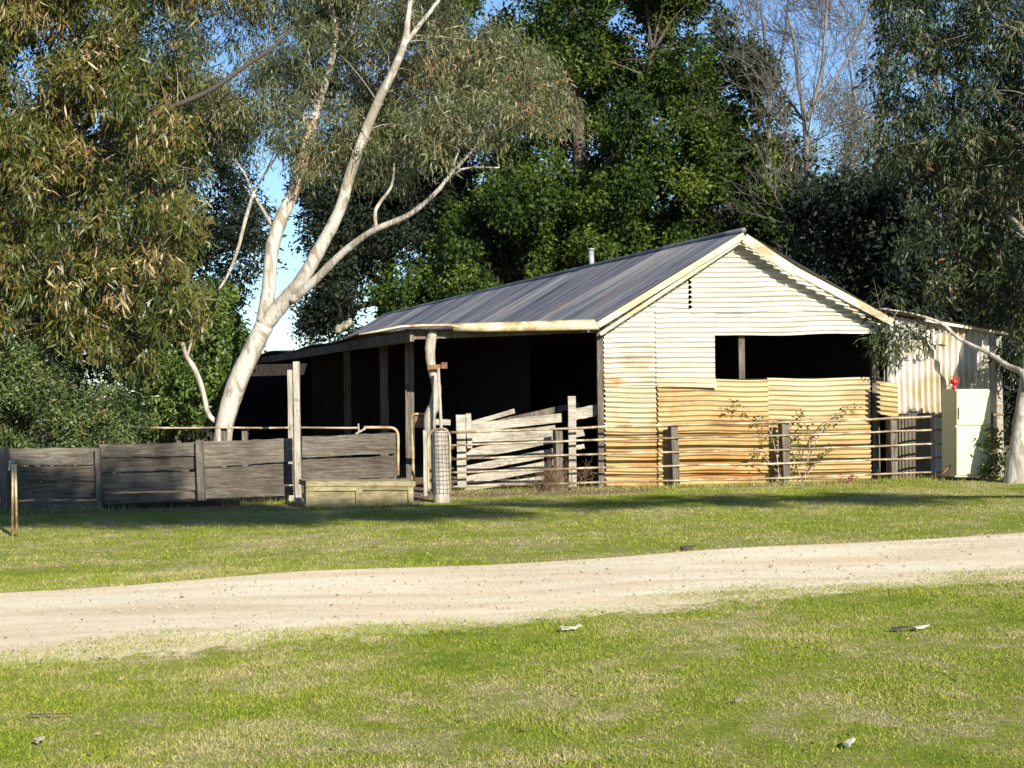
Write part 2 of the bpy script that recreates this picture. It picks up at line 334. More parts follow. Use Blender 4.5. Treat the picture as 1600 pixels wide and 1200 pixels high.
# ------------------------------------------------------------------ leaves
def leaf_quads(C, D, Ln, Wd, rng):
    n = len(C); s = rng.normal(size=(n, 3)); s = np.cross(D, s); s /= (np.linalg.norm(s, axis=1, keepdims=True)+1e-9)
    Ln = np.asarray(Ln).reshape(-1, 1); Wd = np.asarray(Wd).reshape(-1, 1)
    V = np.stack([C, C+D*Ln*.42+s*Wd*.5, C+D*Ln, C+D*Ln*.42-s*Wd*.5], 1).reshape(-1, 3)
    return V, np.arange(n*4).reshape(n, 4)
def in_poly(x, y, poly):
    ins = np.zeros(len(x), bool); n = len(poly); j = n-1
    for i in range(n):
        xi, yi = poly[i]; xj, yj = poly[j]
        ins ^= ((yi > y) != (yj > y)) & (x < (xj-xi)*(y-yi)/(yj-yi+1e-9)+xi); j = i
    return ins
def puffs_poly(poly, n, Y, dY, rng, holes=(), back=0.):
    """centres of leaf clusters filling the silhouette, spread in depth"""
    xs_ = [p[0] for p in poly]; ys_ = [p[1] for p in poly]; out = []
    while len(out) < n:
        x = rng.uniform(min(xs_), max(xs_), 400); y = rng.uniform(min(ys_), max(ys_), 400); ok = in_poly(x, y, poly)
        for hx, hy, hr in holes: ok &= ((x-hx)**2+(y-hy)**2) > (hr*rng.uniform(.75, 1.2, 400))**2
        for a, b_ in zip(x[ok], y[ok]): out.append(P(a, b_, Y+rng.uniform(-dY, dY)))
    return np.array(out[:n])
def foliage(cent, per, pr, Ln, Wd, droop, rng, flat=1.):
    """per leaves in each cluster: fine leaves in twig-end tufts"""
    nc = len(cent); size = rng.uniform(.65, 1.3, nc)
    cnt = (per*size**2).astype(int)+1; ci = np.repeat(np.arange(nc), cnt); n = len(ci)
    # twig tufts inside every cluster, near its skin
    nt_ = 9; tv = rng.normal(size=(nc, nt_, 3)); tv /= np.linalg.norm(tv, axis=2, keepdims=True); tv *= rng.uniform(.45, 1., (nc, nt_, 1))
    tk = rng.integers(0, nt_, n); off = tv[ci, tk]*(size[ci]*pr)[:, None]; off[:, 2] *= flat
    C = cent[ci]+off+rng.normal(size=(n, 3))*(size[ci]*pr*.26)[:, None]
    D = rng.normal(size=(n, 3))*.8+tv[ci, tk]*.5; D[:, 2] -= droop*1.6; D /= np.linalg.norm(D, axis=1, keepdims=True)
    V, Fq = leaf_quads(C, D, Ln*rng.uniform(.4, 1.4, n), Wd*rng.uniform(.5, 1.35, n), rng)
    ct = rng.normal(size=(nc, nt_))*.12
    tint = np.clip(.5+(rng.beta(2.2, 2.4, n)-.5)*.85+ct[ci, tk]+rng.normal(size=nc)[ci]*.14, 0, 1)
    return V, Fq, tint
def segs_mesh(S, k=4):
    p0 = np.array([s[0] for s in S]); p1 = np.array([s[1] for s in S]); r0 = np.array([s[2] for s in S]); r1 = np.array([s[3] for s in S])
    d = p1-p0; d /= np.linalg.norm(d, axis=1, keepdims=True)+1e-9; a = np.cross(d, [.3, .8, .52]); a /= np.linalg.norm(a, axis=1, keepdims=True)+1e-9; b = np.cross(d, a)
    th = np.arange(k)*2*math.pi/k; ring = a[:, None]*np.cos(th)[None, :, None]+b[:, None]*np.sin(th)[None, :, None]
    V = np.concatenate([p0[:, None]+ring*r0[:, None, None], p1[:, None]+ring*r1[:, None, None]], 1); n = len(S)
    base = np.arange(n)[:, None, None]*2*k; j = np.arange(k); q = np.stack([j, (j+1) % k, (j+1) % k+k, j+k], -1)[None]
    return V.reshape(-1, 3), (base+q).reshape(-1, 4)
def twigs_to(cent, limbs, rng, r0=.02, r1=.004, lim=1.5, sag=.22, sub=3):
    """curved twigs from the nearest limb point below out to each leaf cluster"""
    Lp = np.array(limbs); S = []
    for c in cent:
        if np.linalg.norm(Lp-c, axis=1).min() > lim: continue
        dd = np.linalg.norm((Lp-c)*[1, 1, .8], axis=1)+(Lp[:, 2] > c[2])*.6; i = int(np.argmin(dd+rng.uniform(0, .9, len(dd))*min(1., lim*.5))); p = Lp[i]
        m_ = (p+c)/2+rng.normal(size=3)*.12*np.linalg.norm(c-p)+np.array([0, 0, sag*np.linalg.norm(c-p)]); prev = p
        for k in range(1, sub*2+1):
            t = k/(sub*2); q = (1-t)**2*p+2*t*(1-t)*m_+t*t*c; ra = r0+(r1-r0)*(k-1)/(sub*2); rb = r0+(r1-r0)*t
            S.append((prev, q, ra, rb)); prev = q
        for _ in range(3):
            e = c+rng.normal(size=3)*.3; S.append((c, e, r1, r1*.5))
    return S
def tree(name, label, cat, base, limbs, lm, cent, per, pr, Ln, Wd, droop, mat, rng, group=None, flat=1., tw=(.02, .004), twm=None, trunk_seg=10):
    t = thing(name, label, cat, base, group); mb = MB(); lp = []
    for pts, rs in limbs:
        a, r = spline(pts, rs); mb.tube(a, r, trunk_seg, wob=.05, rng=rng); lp += a[1:] if len(pts) != 8 or group != 'x' else []
    mb.build('trunk', lm, t, smooth=True)
    if len(cent):
        V, Fq, tint = foliage(cent, per, pr, Ln, Wd, droop, rng, flat); mesh_obj('crown', V, Fq, mat, t, tint=tint)
        S = twigs_to(cent, lp, rng, *tw); V, Fq = segs_mesh(S); mesh_obj('branches', V, Fq, twm or lm, t)
    return t
def limb(pts, Y, dy=None):
    """(px, py, width px) list at depth Y (+ per-point offsets) -> points, radii"""
    dy = dy or [0]*len(pts); ps = [P(p[0], p[1], Y+o) for p, o in zip(pts, dy)]; rs = [p[2]*.5*(Y+o)/F for p, o in zip(pts, dy)]
    return ps, rs

# ------------------------------------------------------------------ the shed
O = P(946, 762, 26.3); O[2] = 0
tu = rad(5); tv_ = rad(16.7); U = arr(math.cos(tu), math.sin(tu), 0); Vd = arr(-math.sin(tv_), math.cos(tv_), 0); NU = arr(math.sin(tu), -math.cos(tu), 0); UZ = arr(0, 0, 1)
def gp(px, py, v=0.):
    """u, z of the photo point on the plane v metres behind the gable"""
    o = O+Vd*v; d = ray(px, py); t = (o-CAM).dot(NU)/d.dot(NU); q = CAM+d*t-o; return q.dot(U), q[2]
def S(u, v, z): return O+U*u+Vd*v+UZ*z
shed = thing('iron_shed', 'old gabled shearing shed clad in rusty white and yellow corrugated iron', 'shed', O)
SW = gp(1388, 620)[0]            # gable width
ua, za = gp(1164, 366)           # apex
ul, zl = 0., gp(946, 502)[1]; ur, zr = SW, gp(1386, 494)[1]
def zrake(u): return zl+(za-zl)*(u-ul)/(ua-ul) if u < ua else zr+(za-zr)*(ur-u)/(ur-ua)
def sheet(name, mat, u0, u1, z0, z1, v=0., top=None, pitch=.082, amp=.022, parent=shed, warp=.010, seed=0, ragl=0, ragr=0, curl=None, per=8, tiltv=0.):
    """corrugated sheet with level corrugations on the gable plane, clipped under the rakes"""
    r = np.random.default_rng(seed); nb = max(3, int((z1-z0)/pitch*per)); na = 14; V = []; ph = r.uniform(0, 6.28, 6)
    for j in range(nb+1):
        z = z0+(z1-z0)*j/nb; a, b_ = u0, u1
        if top:
            if z > zl-.02: a = max(a, ul+(ua-ul)*(z-zl)/(za-zl)+.01); b_ = min(b_, ur-(ur-ua)*(z-zr)/(za-zr)-.01)
        a += ragl*abs(math.sin(z/pitch*math.pi)); b_ -= ragr*abs(math.sin(z/pitch*math.pi))
        if b_ < a: b_ = a+.001
        for i in range(na+1):
            u = a+(b_-a)*i/na; t = (u-u0)/(u1-u0)
            dz = .012*math.sin(u*2.1+ph[0]+z*.8)+.006*math.sin(u*5+ph[1]); dv = amp*math.cos((z)/pitch*2*math.pi)+warp*math.sin(u*1.7+ph[2]+z*2)*math.sin(z*1.9+ph[3]+u)
            if curl: dz2, dv2 = curl(t, (z-z0)/(z1-z0)); dz += dz2; dv += dv2
            V.append(S(u, -v+dv-tiltv*(1-(z-z0)/(z1-z0)), z+dz))
    idx = np.arange(len(V)).reshape(nb+1, na+1)
    return mesh_obj(name, V, np.stack([idx[:-1, :-1], idx[:-1, 1:], idx[1:, 1:], idx[1:, :-1]], -1).reshape(-1, 4), mat, parent, smooth=True)
u1025 = gp(1026, 600)[0]; u1077 = gp(1077, 450)[0]; u1118 = gp(1118, 560)[0]; u1200 = gp(1200, 650)[0]; uwin = gp(1373, 560)[0]
zwt = gp(1200, 523)[1]; zwb = gp(1200, 592)[1]; z430 = gp(1077, 432)[1]; z485 = gp(1077, 487)[1]; z600 = gp(1000, 602)[1]
sheet('wall_sheet', M['g_a'], 0, u1025+.03, z600, zl+.62, top=1, seed=1, ragr=.03)
sheet('wall_sheet', M['g_b'], 0, u1025, -.05, z600+.04, v=-.02, seed=2, ragl=.02)
sheet('wall_sheet', M['g_up'], u1025-.01, u1118, z600-.02, z485+.04, v=.006, top=1, seed=3, ragr=.02, curl=lambda t, s_: (-.02*t*(1-s_)**6, -.09*t*max(0, 1-s_*7)))
sheet('wall_sheet', M['g_up'], ul, u1077+.02, z485, z430+.25, v=-.012, top=1, seed=4, ragr=.04)
sheet('wall_sheet', M['g_up'], u1077, ur, z485-.02, za-.02, v=.016, top=1, seed=5, ragl=.03)
sheet('wall_sheet', M['g_up'], u1118-.01, ur, zwt, z485+.03, v=.0, top=1, seed=6)
sheet('wall_sheet', M['g_c'], u1025+.005, u1200+.02, -.03, zwb, v=.01, seed=7, ragr=.02, ragl=.01)
sheet('wall_sheet', M['g_d'], u1200, gp(1364, 650)[0], -.02, zwb+.01, v=-.012, seed=8, ragr=.05)
# the loose end of a sheet bent out from the wall at the right of the window sill
uf0, zf0 = gp(1372, 642, -.3)
sheet('loose_sheet', M['g_c'], gp(1368, 620, -.25)[0], gp(1402, 620, -.25)[0], gp(1380, 646, -.25)[1], gp(1380, 594, -.25)[1], v=.28, seed=9, ragl=.05, ragr=.04, curl=lambda t, s_: (-.05*t, -.10*t+.06*t*t))
# frame posts, inner post of the opening, dark edge post at the open side
def vb(mb, u, v, z0, z1, wu, wv): mb.beam(S(u, v, z0), S(u, v, z1), wu, wv, side=U, n=3, jit=.004, rng=rng); return mb
vb(MB(), gp(1159, 560, .12)[0], .14, .3, zwt+.1, .10, .09).build('window_post', M['wood_g'], shed)
vb(MB(), uwin-.02, .10, -.1, zwt+.3, .12, .10).build('window_post', M['wood_g'], shed)
vb(MB(), -.05, .06, -.1, zl-.03, .1, .14).build('corner_post', M['wood_g'], shed)
mb = MB(); mb.beam(S(u1118-.1, .08, zwb-.04), S(uwin+.1, .08, zwb-.04), .09, .07, n=4, jit=.004, rng=rng); mb.beam(S(u1118-.1, .08, zwt+.05), S(uwin+.1, .08, zwt+.05), .09, .07); mb.build('window_frame', M['wood_d'], shed)
# roof: two corrugated slopes with a front overhang
LEN = 28.; OV = .26
def slope(name, mat, ea, ez, ra, rz, v0, v1, pitch=.105, amp=.014, n2=6, ext=0., warp=.01, sag=0., parent=shed, front_wave=0.):
    nb = int((v1-v0)/pitch*6); V = []; nrm = arr(0, 0, 1)
    for j in range(nb+1):
        v = v0+(v1-v0)*j/nb
        for i in range(n2+1):
            t = i/n2; u = ea+(ra-ea)*t; z = ez+(rz-ez)*t+amp*math.sin(v/pitch*2*math.pi)+warp*math.sin(v*.9+u)*math.sin(v*.37+2*u)
            z -= sag*math.sin(math.pi*min(1, max(0, (v-v0)/(v1-v0))))*(1-t)
            V.append(S(u, v, z))
    idx = np.arange(len(V)).reshape(nb+1, n2+1)
    return mesh_obj(name, V, np.stack([idx[:-1, :-1], idx[:-1, 1:], idx[1:, 1:], idx[1:, :-1]], -1).reshape(-1, 4), mat, parent, smooth=True)
uo, zo = gp(1162, 361, -OV); ue, ze = gp(934, 501, -OV); ue2, ze2 = gp(1402, 500, -OV)
roof = slope('roof', M['roof'], ue-.05, ze-.03, uo, zo, -OV, LEN)
slope('roof', M['roof'], ue2, ze2, uo, zo, -OV, LEN)
mb = MB(); a, r = [S(uo, v, zo+.015) for v in np.linspace(-OV-.02, LEN, 30)], .045; mb.tube(a, r, 8); mb.build('ridge_cap', M['roof'], shed, True)
# barge strips along the rakes
def strip(u0, z0, u1, z1, h, th, v, name, mat, off=0., nseg=6, jit=.006):
    mb = MB(); mb.beam(S(u0, v, z0-off), S(u1, v, z1-off), th, h, side=-Vd, n=nseg, jit=jit, rng=rng); mb.build(name, mat, shed)
strip(ue, ze-.0, uo, zo, .10, .03, -OV-.02, 'barge', M['barge'], off=.07)
strip(ue+.05, ze-.1, uo-.05, zo-.05, .06, .03, -OV+.04, 'barge', M['barge'], off=.12)
ub, zb = gp(1243, 415, -OV)
strip(uo, zo, ub, zb, .16, .035, -OV-.02, 'barge', M['barge'], off=.12)
strip(ub-.03, zb+.01, ue2-.1, ze2+.05, .12, .03, -OV-.035, 'barge', M['barge'], off=.09)
# dim interior: floor, timber side wall, far wall, rafters
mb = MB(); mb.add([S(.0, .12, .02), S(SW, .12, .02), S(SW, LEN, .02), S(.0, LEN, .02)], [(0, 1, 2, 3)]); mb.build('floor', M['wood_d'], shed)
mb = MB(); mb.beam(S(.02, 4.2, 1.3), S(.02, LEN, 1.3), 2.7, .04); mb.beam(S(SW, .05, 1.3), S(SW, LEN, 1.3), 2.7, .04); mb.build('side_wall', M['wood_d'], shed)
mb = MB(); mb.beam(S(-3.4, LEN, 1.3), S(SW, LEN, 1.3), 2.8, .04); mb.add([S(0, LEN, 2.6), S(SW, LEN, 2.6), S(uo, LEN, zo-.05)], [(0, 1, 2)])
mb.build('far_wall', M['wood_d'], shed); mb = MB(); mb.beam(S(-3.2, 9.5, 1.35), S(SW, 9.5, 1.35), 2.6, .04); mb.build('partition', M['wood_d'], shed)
mb = MB()
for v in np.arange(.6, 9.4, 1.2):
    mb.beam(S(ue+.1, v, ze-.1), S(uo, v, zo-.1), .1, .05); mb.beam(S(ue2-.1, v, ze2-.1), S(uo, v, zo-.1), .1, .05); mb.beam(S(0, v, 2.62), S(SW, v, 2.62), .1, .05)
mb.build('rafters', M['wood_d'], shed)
# flue standing through the far slope
pq = P(925, 414, 33.5); mb = MB(); mb.tube([pq-UZ*.5, P(924, 391, 33.5)], .055, 10); mb.tube([P(924, 391, 33.5)-UZ*.0, P(924, 388, 33.5)], .075, 10); mb.build('flue', M['galv'], shed, True)

# skillion (lean verandah) on the left side
us, zs = gp(641, 512, -.25)
V = []; v0 = -.27; nb = 26*30; n2 = 8
def sk(u, v):
    t = (u-us)/(ue-us); z = zs+(ze-.03-zs)*t; z += -.035*math.sin(v*1.1+1)*(1-t)*.8+.03*math.sin(v*.45)*(1-t)
    if v < 1: z += -.05*math.sin(t*math.pi)*(1-v)*.5
    return z
for j in range(nb+1):
    v = v0+(LEN-1-v0)*j/nb
    for i in range(n2+1):
        u = us-.06+(ue+.06-us)*i/n2; V.append(S(u, v, sk(u, v)+.012*math.sin(v/.105*2*math.pi)))
idx = np.arange(len(V)).reshape(nb+1, n2+1)
mesh_obj('roof', V, np.stack([idx[:-1, :-1], idx[:-1, 1:], idx[1:, 1:], idx[1:, :-1]], -1).reshape(-1, 4), M['roof'], shed, smooth=True)
# rolled iron fascia across the front of the verandah, long piece and short curled piece
def fascia(pts_top, pts_bot, v, name, mat):
    n = len(pts_top); V = []; Fc = []
    for i in range(n):
        a = gp(*pts_top[i], v); b_ = gp(*pts_bot[i], v)
        for k in range(7):
            t = k/6; V.append(S(a[0]+(b_[0]-a[0])*t, v-.05*math.sin(t*math.pi*.9)-.01*math.sin(i*1.7), a[1]+(b_[1]-a[1])*t))
    for i in range(n-1):
        for k in range(6): Fc.append((i*7+k, i*7+k+1, i*7+k+8, i*7+k+7))
    o = mesh_obj(name, V, Fc, mat, shed, True); m_ = o.modifiers.new('s', 'SOLIDIFY'); m_.thickness = .006
    return o
fascia([(706, 505), (760, 504), (820, 502), (880, 500), (928, 499)], [(708, 518), (760, 519), (820, 518), (880, 517), (936, 515)], -.30, 'fascia', M['fascia'])
fascia([(560, 521), (590, 515), (625, 508), (660, 506), (700, 505), (716, 507)], [(560, 524), (590, 520), (625, 513), (660, 511), (700, 511), (716, 514)], -.32, 'fascia', M['fascia'])
mb = MB(); mb.beam(S(us+.1, 0, zs-.12), S(-.02, 0, zl-.12), .12, .08, n=5, jit=.008, rng=rng)      # front plate
mb.beam(S(us+.06, -.1, zs-.13), S(us+.06, LEN-1, zs-.13), .17, .07, n=16, jit=.01, rng=rng); mb.build('roof_plate', M['wood_g'], shed)
mb = MB()
for v in np.arange(1, 26, 1.3): mb.beam(S(us+.05, v, zs-.06), S(-.0, v, ze-.12), .08, .05)
mb.build('rafters', M['wood_d'], shed)
# verandah posts marching back
for px, v in ((640, 1.75), (600, 3.9), (543, 7.2), (497, 11.), (462, 15.)):
    q = P(px, 600, S(us, v, 0)[1]); uu = (q-O).dot(U)
    # solve u so the post stands on row v
    lo = us-.3; best = min(np.linspace(-4.2, 0, 400), key=lambda u: abs((lambda p: 800+F*(p-CAM).dot(rt)/(p-CAM).dot(fw))(S(u, v, 1.5))-px))
    vb(MB(), best, v, -.2, zs-.05, .15 if px > 560 else .14, .15).build('verandah_post', M['wood_g'], shed)
# crooked bush pole at the front corner, with a strap hinge
pl = [(676, 517, 17), (672, 545, 17), (674, 572, 14), (682, 605, 15), (679, 632, 18), (671, 655, 20), (675, 700, 20), (677, 775, 20)]
a, r = limb(pl, 26.0); a, r = spline(a, r, 4); mb = MB(); mb.tube(a, r, 10, wob=.05, rng=rng); pole = mb.build('corner_pole', M['wood_v'], shed, True)
mb = MB(); mb.beam(P(668, 574, 25.85), P(698, 572, 25.85), .07, .05); mb.beam(P(690, 571, 25.83), P(699, 571, 25.83), .1, .08); mb.build('strap', M['rust'], pole)
# curled rusty offcut on the verandah roof
mb = MB(); V = []; Fc = []
for i in range(9):
    for k in range(7):
        t = k/6*math.pi*1.2; q = P(524+i*3.2, 518-i*1.6, 34.)
        V.append(q+arr(0, .12*math.cos(t), .12*math.sin(t)+.02*math.sin(i*2.)))
for i in range(8):
    for k in range(6): Fc.append((i*7+k, i*7+k+1, i*7+k+8, i*7+k+7))
o = mesh_obj('curled_iron_offcut', V, Fc, M['fascia'], None, True); tag(o, 'curled yellow rusty iron offcut lying on the verandah roof', 'scrap iron'); o.modifiers.new('s', 'SOLIDIFY').thickness = .01

# ------------------------------------------------------------------ lean-to on the right of the shed
lean = thing('lean_to', 'lean-to with pale upright corrugated iron wall at the right end of the shed', 'lean-to', S(SW, 0, 0))
u0 = SW-.02; u1 = gp(1563, 620)[0]
def vsheet(name, mat, u0, u1, z0, ztop, v, parent, pitch=.105, amp=.032, seed=0):
    r = np.random.default_rng(seed); n = int((u1-u0)/pitch*8); V = []; m = 10
    for i in range(n+1):
        u = u0+(u1-u0)*i/n; zt = ztop(u)
        for j in range(m+1):
            z = z0+(zt-z0)*j/m; V.append(S(u+.01*math.sin(z*2+1), v+amp*math.cos(u/pitch*2*math.pi)+.008*math.sin(u*3+z*2), z))
    idx = np.arange(len(V)).reshape(n+1, m+1)
    return mesh_obj(name, V, np.stack([idx[:-1, :-1], idx[1:, :-1], idx[1:, 1:], idx[:-1, 1:]], -1).reshape(-1, 4), mat, parent, smooth=True)
t0 = gp(1386, 492, .1); t1 = gp(1533, 517, .1)
ztop = lambda u: t0[1]+(t1[1]-t0[1])*(u-t0[0])/(t1[0]-t0[0])
vsheet('wall_sheet', M['lean'], u0, u1, -.02, ztop, .1, lean, seed=1)
if 0: ws = vsheet('lower_sheet', M['leandark'], gp(1352, 650, .0)[0], gp(1456, 690, .0)[0], -.02, lambda u: gp(1420, 645)[1]+.02*math.sin(u*9), .035, lean, seed=2)
mb = MB(); nb = 60; V = []
for j in range(nb*2+1):
    v = -.12+9*j/(nb*2)
    for u in (SW-.1, u1+.15): V.append(S(u, v, ztop(u)+.03+.012*math.sin(v/.15*6.28)))
mesh_obj('roof', V, [(2*j, 2*j+1, 2*j+3, 2*j+2) for j in range(nb*2)], M['rust'], lean, True)
mb = MB(); mb.beam(S(u0+.6, -.06, ztop(u0+.6)), S(u1+.1, -.06, ztop(u1+.1)), .05, .04, n=4, jit=.008, rng=rng); mb.build('roof_edge', M['barge'], lean)
mb = MB(); mb.beam(S(u1, .2, 1.2), S(u1, 9, 1.2), 2.6, .04); mb.beam(S(SW, 9, 1.2), S(u1, 9, 1.2), 2.6, .04); mb.build('side_wall', M['leandark'], lean)
mb = MB(); mb.beam(S(u1-.03, -.02, -.1), S(u1-.05, -.02, ztop(u1)-.05), .1, .1, side=U, n=4, jit=.006, rng=rng); mb.build('corner_post', M['wood_p'], lean)

# small corrugated tank standing behind the rails
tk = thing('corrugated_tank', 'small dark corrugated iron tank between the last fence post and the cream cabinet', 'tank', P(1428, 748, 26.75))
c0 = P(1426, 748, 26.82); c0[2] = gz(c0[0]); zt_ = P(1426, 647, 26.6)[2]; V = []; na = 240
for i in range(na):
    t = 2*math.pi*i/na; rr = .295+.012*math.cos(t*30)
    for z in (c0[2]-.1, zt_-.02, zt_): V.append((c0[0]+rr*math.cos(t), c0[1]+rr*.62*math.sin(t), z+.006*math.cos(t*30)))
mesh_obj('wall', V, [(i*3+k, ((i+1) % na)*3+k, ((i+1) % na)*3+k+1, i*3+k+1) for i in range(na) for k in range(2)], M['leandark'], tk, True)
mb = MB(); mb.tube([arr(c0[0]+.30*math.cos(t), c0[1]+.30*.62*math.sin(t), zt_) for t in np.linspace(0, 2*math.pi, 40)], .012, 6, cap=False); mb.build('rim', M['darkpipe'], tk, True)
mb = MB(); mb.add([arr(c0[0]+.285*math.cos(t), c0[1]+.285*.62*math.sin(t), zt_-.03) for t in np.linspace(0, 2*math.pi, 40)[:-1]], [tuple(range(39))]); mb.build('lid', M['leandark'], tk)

# ------------------------------------------------------------------ cream cabinet with red fitting
Yc = 25.75
cab = thing('cabinet', 'cream metal cabinet standing against the lean-to wall behind the rail fence', 'cabinet', P(1512, 745, Yc))
def pbox(mb, x0, y0, x1, y1, Y, dep, bev=0):
    a = P(x0, y1, Y); b_ = P(x1, y1, Y); c_ = P(x1, y0, Y); d_ = P(x0, y0, Y); D = Vd*dep/Vd[1]
    return mb.box8([a, b_, b_+D, a+D, d_, c_, c_+D, d_+D])
o = pbox(MB(), 1493, 608, 1548, 745, Yc, .38).build('carcass', M['cream'], cab)
mb = MB(); D = arr(0, .42, 0); a0, a1 = P(1475, 612, 26.33), P(1475, 748, 26.33); b0, b1 = P(1492.6, 608, Yc-.005), P(1492.6, 745, Yc-.005)
mb.add([a1, b1, b0, a0], [(0, 1, 2, 3)]); mb.add([a1+arr(.02, 0, 0), b1+arr(.02, .02, 0), b0+arr(.02, .02, 0), a0+arr(.02, 0, 0)], [(3, 2, 1, 0)]); mb.build('side_panel', M['creamshade'], cab)
o = pbox(MB(), 1495, 610, 1547, 664, Yc-.03, .026).build('upper_door', M['cream'], cab); mb = MB(); mb.beam(P(1499, 636, Yc-.05), P(1499, 654, Yc-.05), .018, .03, side=(1, 0, 0)); mb.build('handle', M['galv'], o); o.modifiers.new('b', 'BEVEL').width = .006
o = pbox(MB(), 1495, 667, 1532, 742, Yc-.03, .026).build('lower_door', M['cream'], cab); o.modifiers.new('b', 'BEVEL').width = .006
mb = MB(); mb.tube([P(1490, 700, 25.9), P(1487, 725, 25.9), P(1475, 738, 25.9), P(1465, 744, 25.9)], .016, 6); mb.build('copper_pipe', M['rust'], cab, True)
lan = thing('red_lantern', 'small red lantern on the top left corner of the cream cabinet', 'lantern', P(1491, 607, Yc+.1))
mb = MB(); Yl = Yc+.1; mb.tube([P(1491, 607.5, Yl), P(1491, 604, Yl), P(1491, 603.5, Yl), P(1491, 600, Yl)], [.035, .05, .03, .03], 10); mb.build('base', M['red'], lan, True)
mb = MB(); mb.tube([P(1491, 600, Yl), P(1491, 596, Yl), P(1491, 592.5, Yl)], [.05, .068, .05], 10); mb.tube([P(1491, 592.5, Yl), P(1491, 590.5, Yl)], [.03, .012], 8); mb.build('globe', M['red'], lan, True)
mb = MB(); mb.tube([P(1484, 600, Yl), P(1483, 592, Yl), P(1487, 588, Yl), P(1495, 588, Yl), P(1499, 592, Yl), P(1498, 600, Yl)], .006, 5); mb.build('handle', M['red'], lan, True)

# ------------------------------------------------------------------ tubular rail fence, right
Yf = lambda px: 25.92+(px-700)/860*.42
gate = thing('rail_fence', 'rusty five-rail pipe fence along the front of the gable wall', 'fence', P(1130, 760, Yf(1130)))
def railpx(px, k):
    """rail k (0 top .. 4 bottom) height at px, traced"""
    top = np.interp(px, [700, 947, 1230, 1530, 1570], [676, 667, 660, 648.5, 648]); bot = np.interp(px, [700, 947, 1230, 1530], [761, 753, 747, 735])
    fr = (0, .235, .49, .735, 1.)[k]; return top+(bot-top)*fr
for k in range(5):
    mb = MB(); x1 = 1568 if k == 0 else 1532; xx = np.linspace(704, x1, 26)
    mb.tube([P(x, railpx(x, k)+rng.uniform(-.5, .5), Yf(x)) for x in xx], .022 if k == 0 else .019, 6); mb.build('rail', M['railpipe'], gate, True)
for i, (px, yt, yb, wpx, lean_) in enumerate([(871, 670, 768, 12, 2), (1051, 665, 765, 12, 4), (1224, 657, 760, 12, 3), (1392, 650, 753, 11, 3)]):
    Y_ = Yf(px)+.09; mb = MB(); mb.beam(P(px+lean_, yb+3, Y_), P(px, yt, Y_), px2m(wpx, Y_), .14, side=(1, .35, 0), n=5, jit=.006, rng=rng); mb.build('post', M['wood_g'], gate)
mb = MB(); a = P(1537, 747, 25.8); mb.beam(P(1551, 750, 25.9), P(1549, 645, 25.9), .055, .055, side=(1, 0, 0)); mb.beam(P(1533, 742, Yf(1533)), P(1532, 688, Yf(1533)), .03, .03, side=(1, 0, 0))
for y in (688, 708, 715): mb.beam(P(1532, y, Yf(1533)), P(1549, y-1, 25.85), .025, .025)
mb.build('end_stile', M['rust'], gate)
# curved gate hoop near the mesh post
hoop = thing('gate_hoop', 'bent pipe gate end with rounded corner beside the netting-wrapped post', 'gate', P(693, 770, 25.))
pts = [P(*p, 25.0) for p in [(670, 768), (669, 730), (669, 690), (671, 679), (678, 672), (692, 670), (698, 672), (702, 680), (703, 690), (703, 730), (703, 772)]]
a, r = spline(pts, [.02]*len(pts), 4); mb = MB(); mb.tube(a, r, 8); mb.build('frame', M['pipe'], hoop, True)
mb = MB()
for y in (700, 716, 732, 746, 758): mb.tube([P(701, y, 25.), P(708, y, 25.4)], .022, 6)
mb.build('hinge_lug', M['darkpipe'], hoop, True)

# ------------------------------------------------------------------ netting-wrapped post
Yp = 23.6
wp = thing('wrapped_post', 'thick pale round post wrapped in wire netting', 'post', P(690, 790, Yp))
mb = MB(); pts = [P(691, 792, Yp), P(690, 760, Yp), P(689, 720, Yp), P(688, 673, Yp)]; a, r = spline(pts, [.125, .12, .115, .11], 4); mb.tube(a, r, 14, wob=.03, rng=rng); mb.build('core', M['wood_v'], wp, True)
mb = MB(); nr = 15
for j in range(nr):
    c_ = P(691-3*j/nr, 770-95*j/(nr-1), Yp); rr = .135-.012*j/nr; mb.tube([c_+arr(rr*math.cos(t), rr*math.sin(t), .004*math.sin(3*t+j)) for t in np.linspace(0, 2*math.pi, 17)], .0028, 4, cap=False)
for i in range(14):
    t = i/14*2*math.pi; mb.tube([P(691, 770, Yp)+arr(.135*math.cos(t), .135*math.sin(t), 0), P(688, 675, Yp)+arr(.123*math.cos(t), .123*math.sin(t), 0)], .0028, 4)
mb.build('wire_netting', M['darkpipe'], wp)
t = thing('thin_pole', 'thin pale pole leaning upright against the crooked verandah pole', 'pole', P(688, 680, 25.6)); mb = MB(); mb.tube([P(694, 770, 25.5), P(690, 680, 25.55), P(687, 620, 25.6), P(685, 576, 25.7)], [.03, .028, .026, .024], 8, wob=.05, rng=rng); mb.build('shaft', M['wood_v'], t, True)
t = thing('white_stake', 'thin white squared stake left of the wrapped post', 'stake', P(664, 772, 24.6)); mb = MB(); mb.beam(P(665, 775, 24.6), P(664, 672, 24.6), .055, .04, side=(1, 0, 0), n=4, jit=.003, rng=rng); mb.build('shaft', M['wood_v'], t)

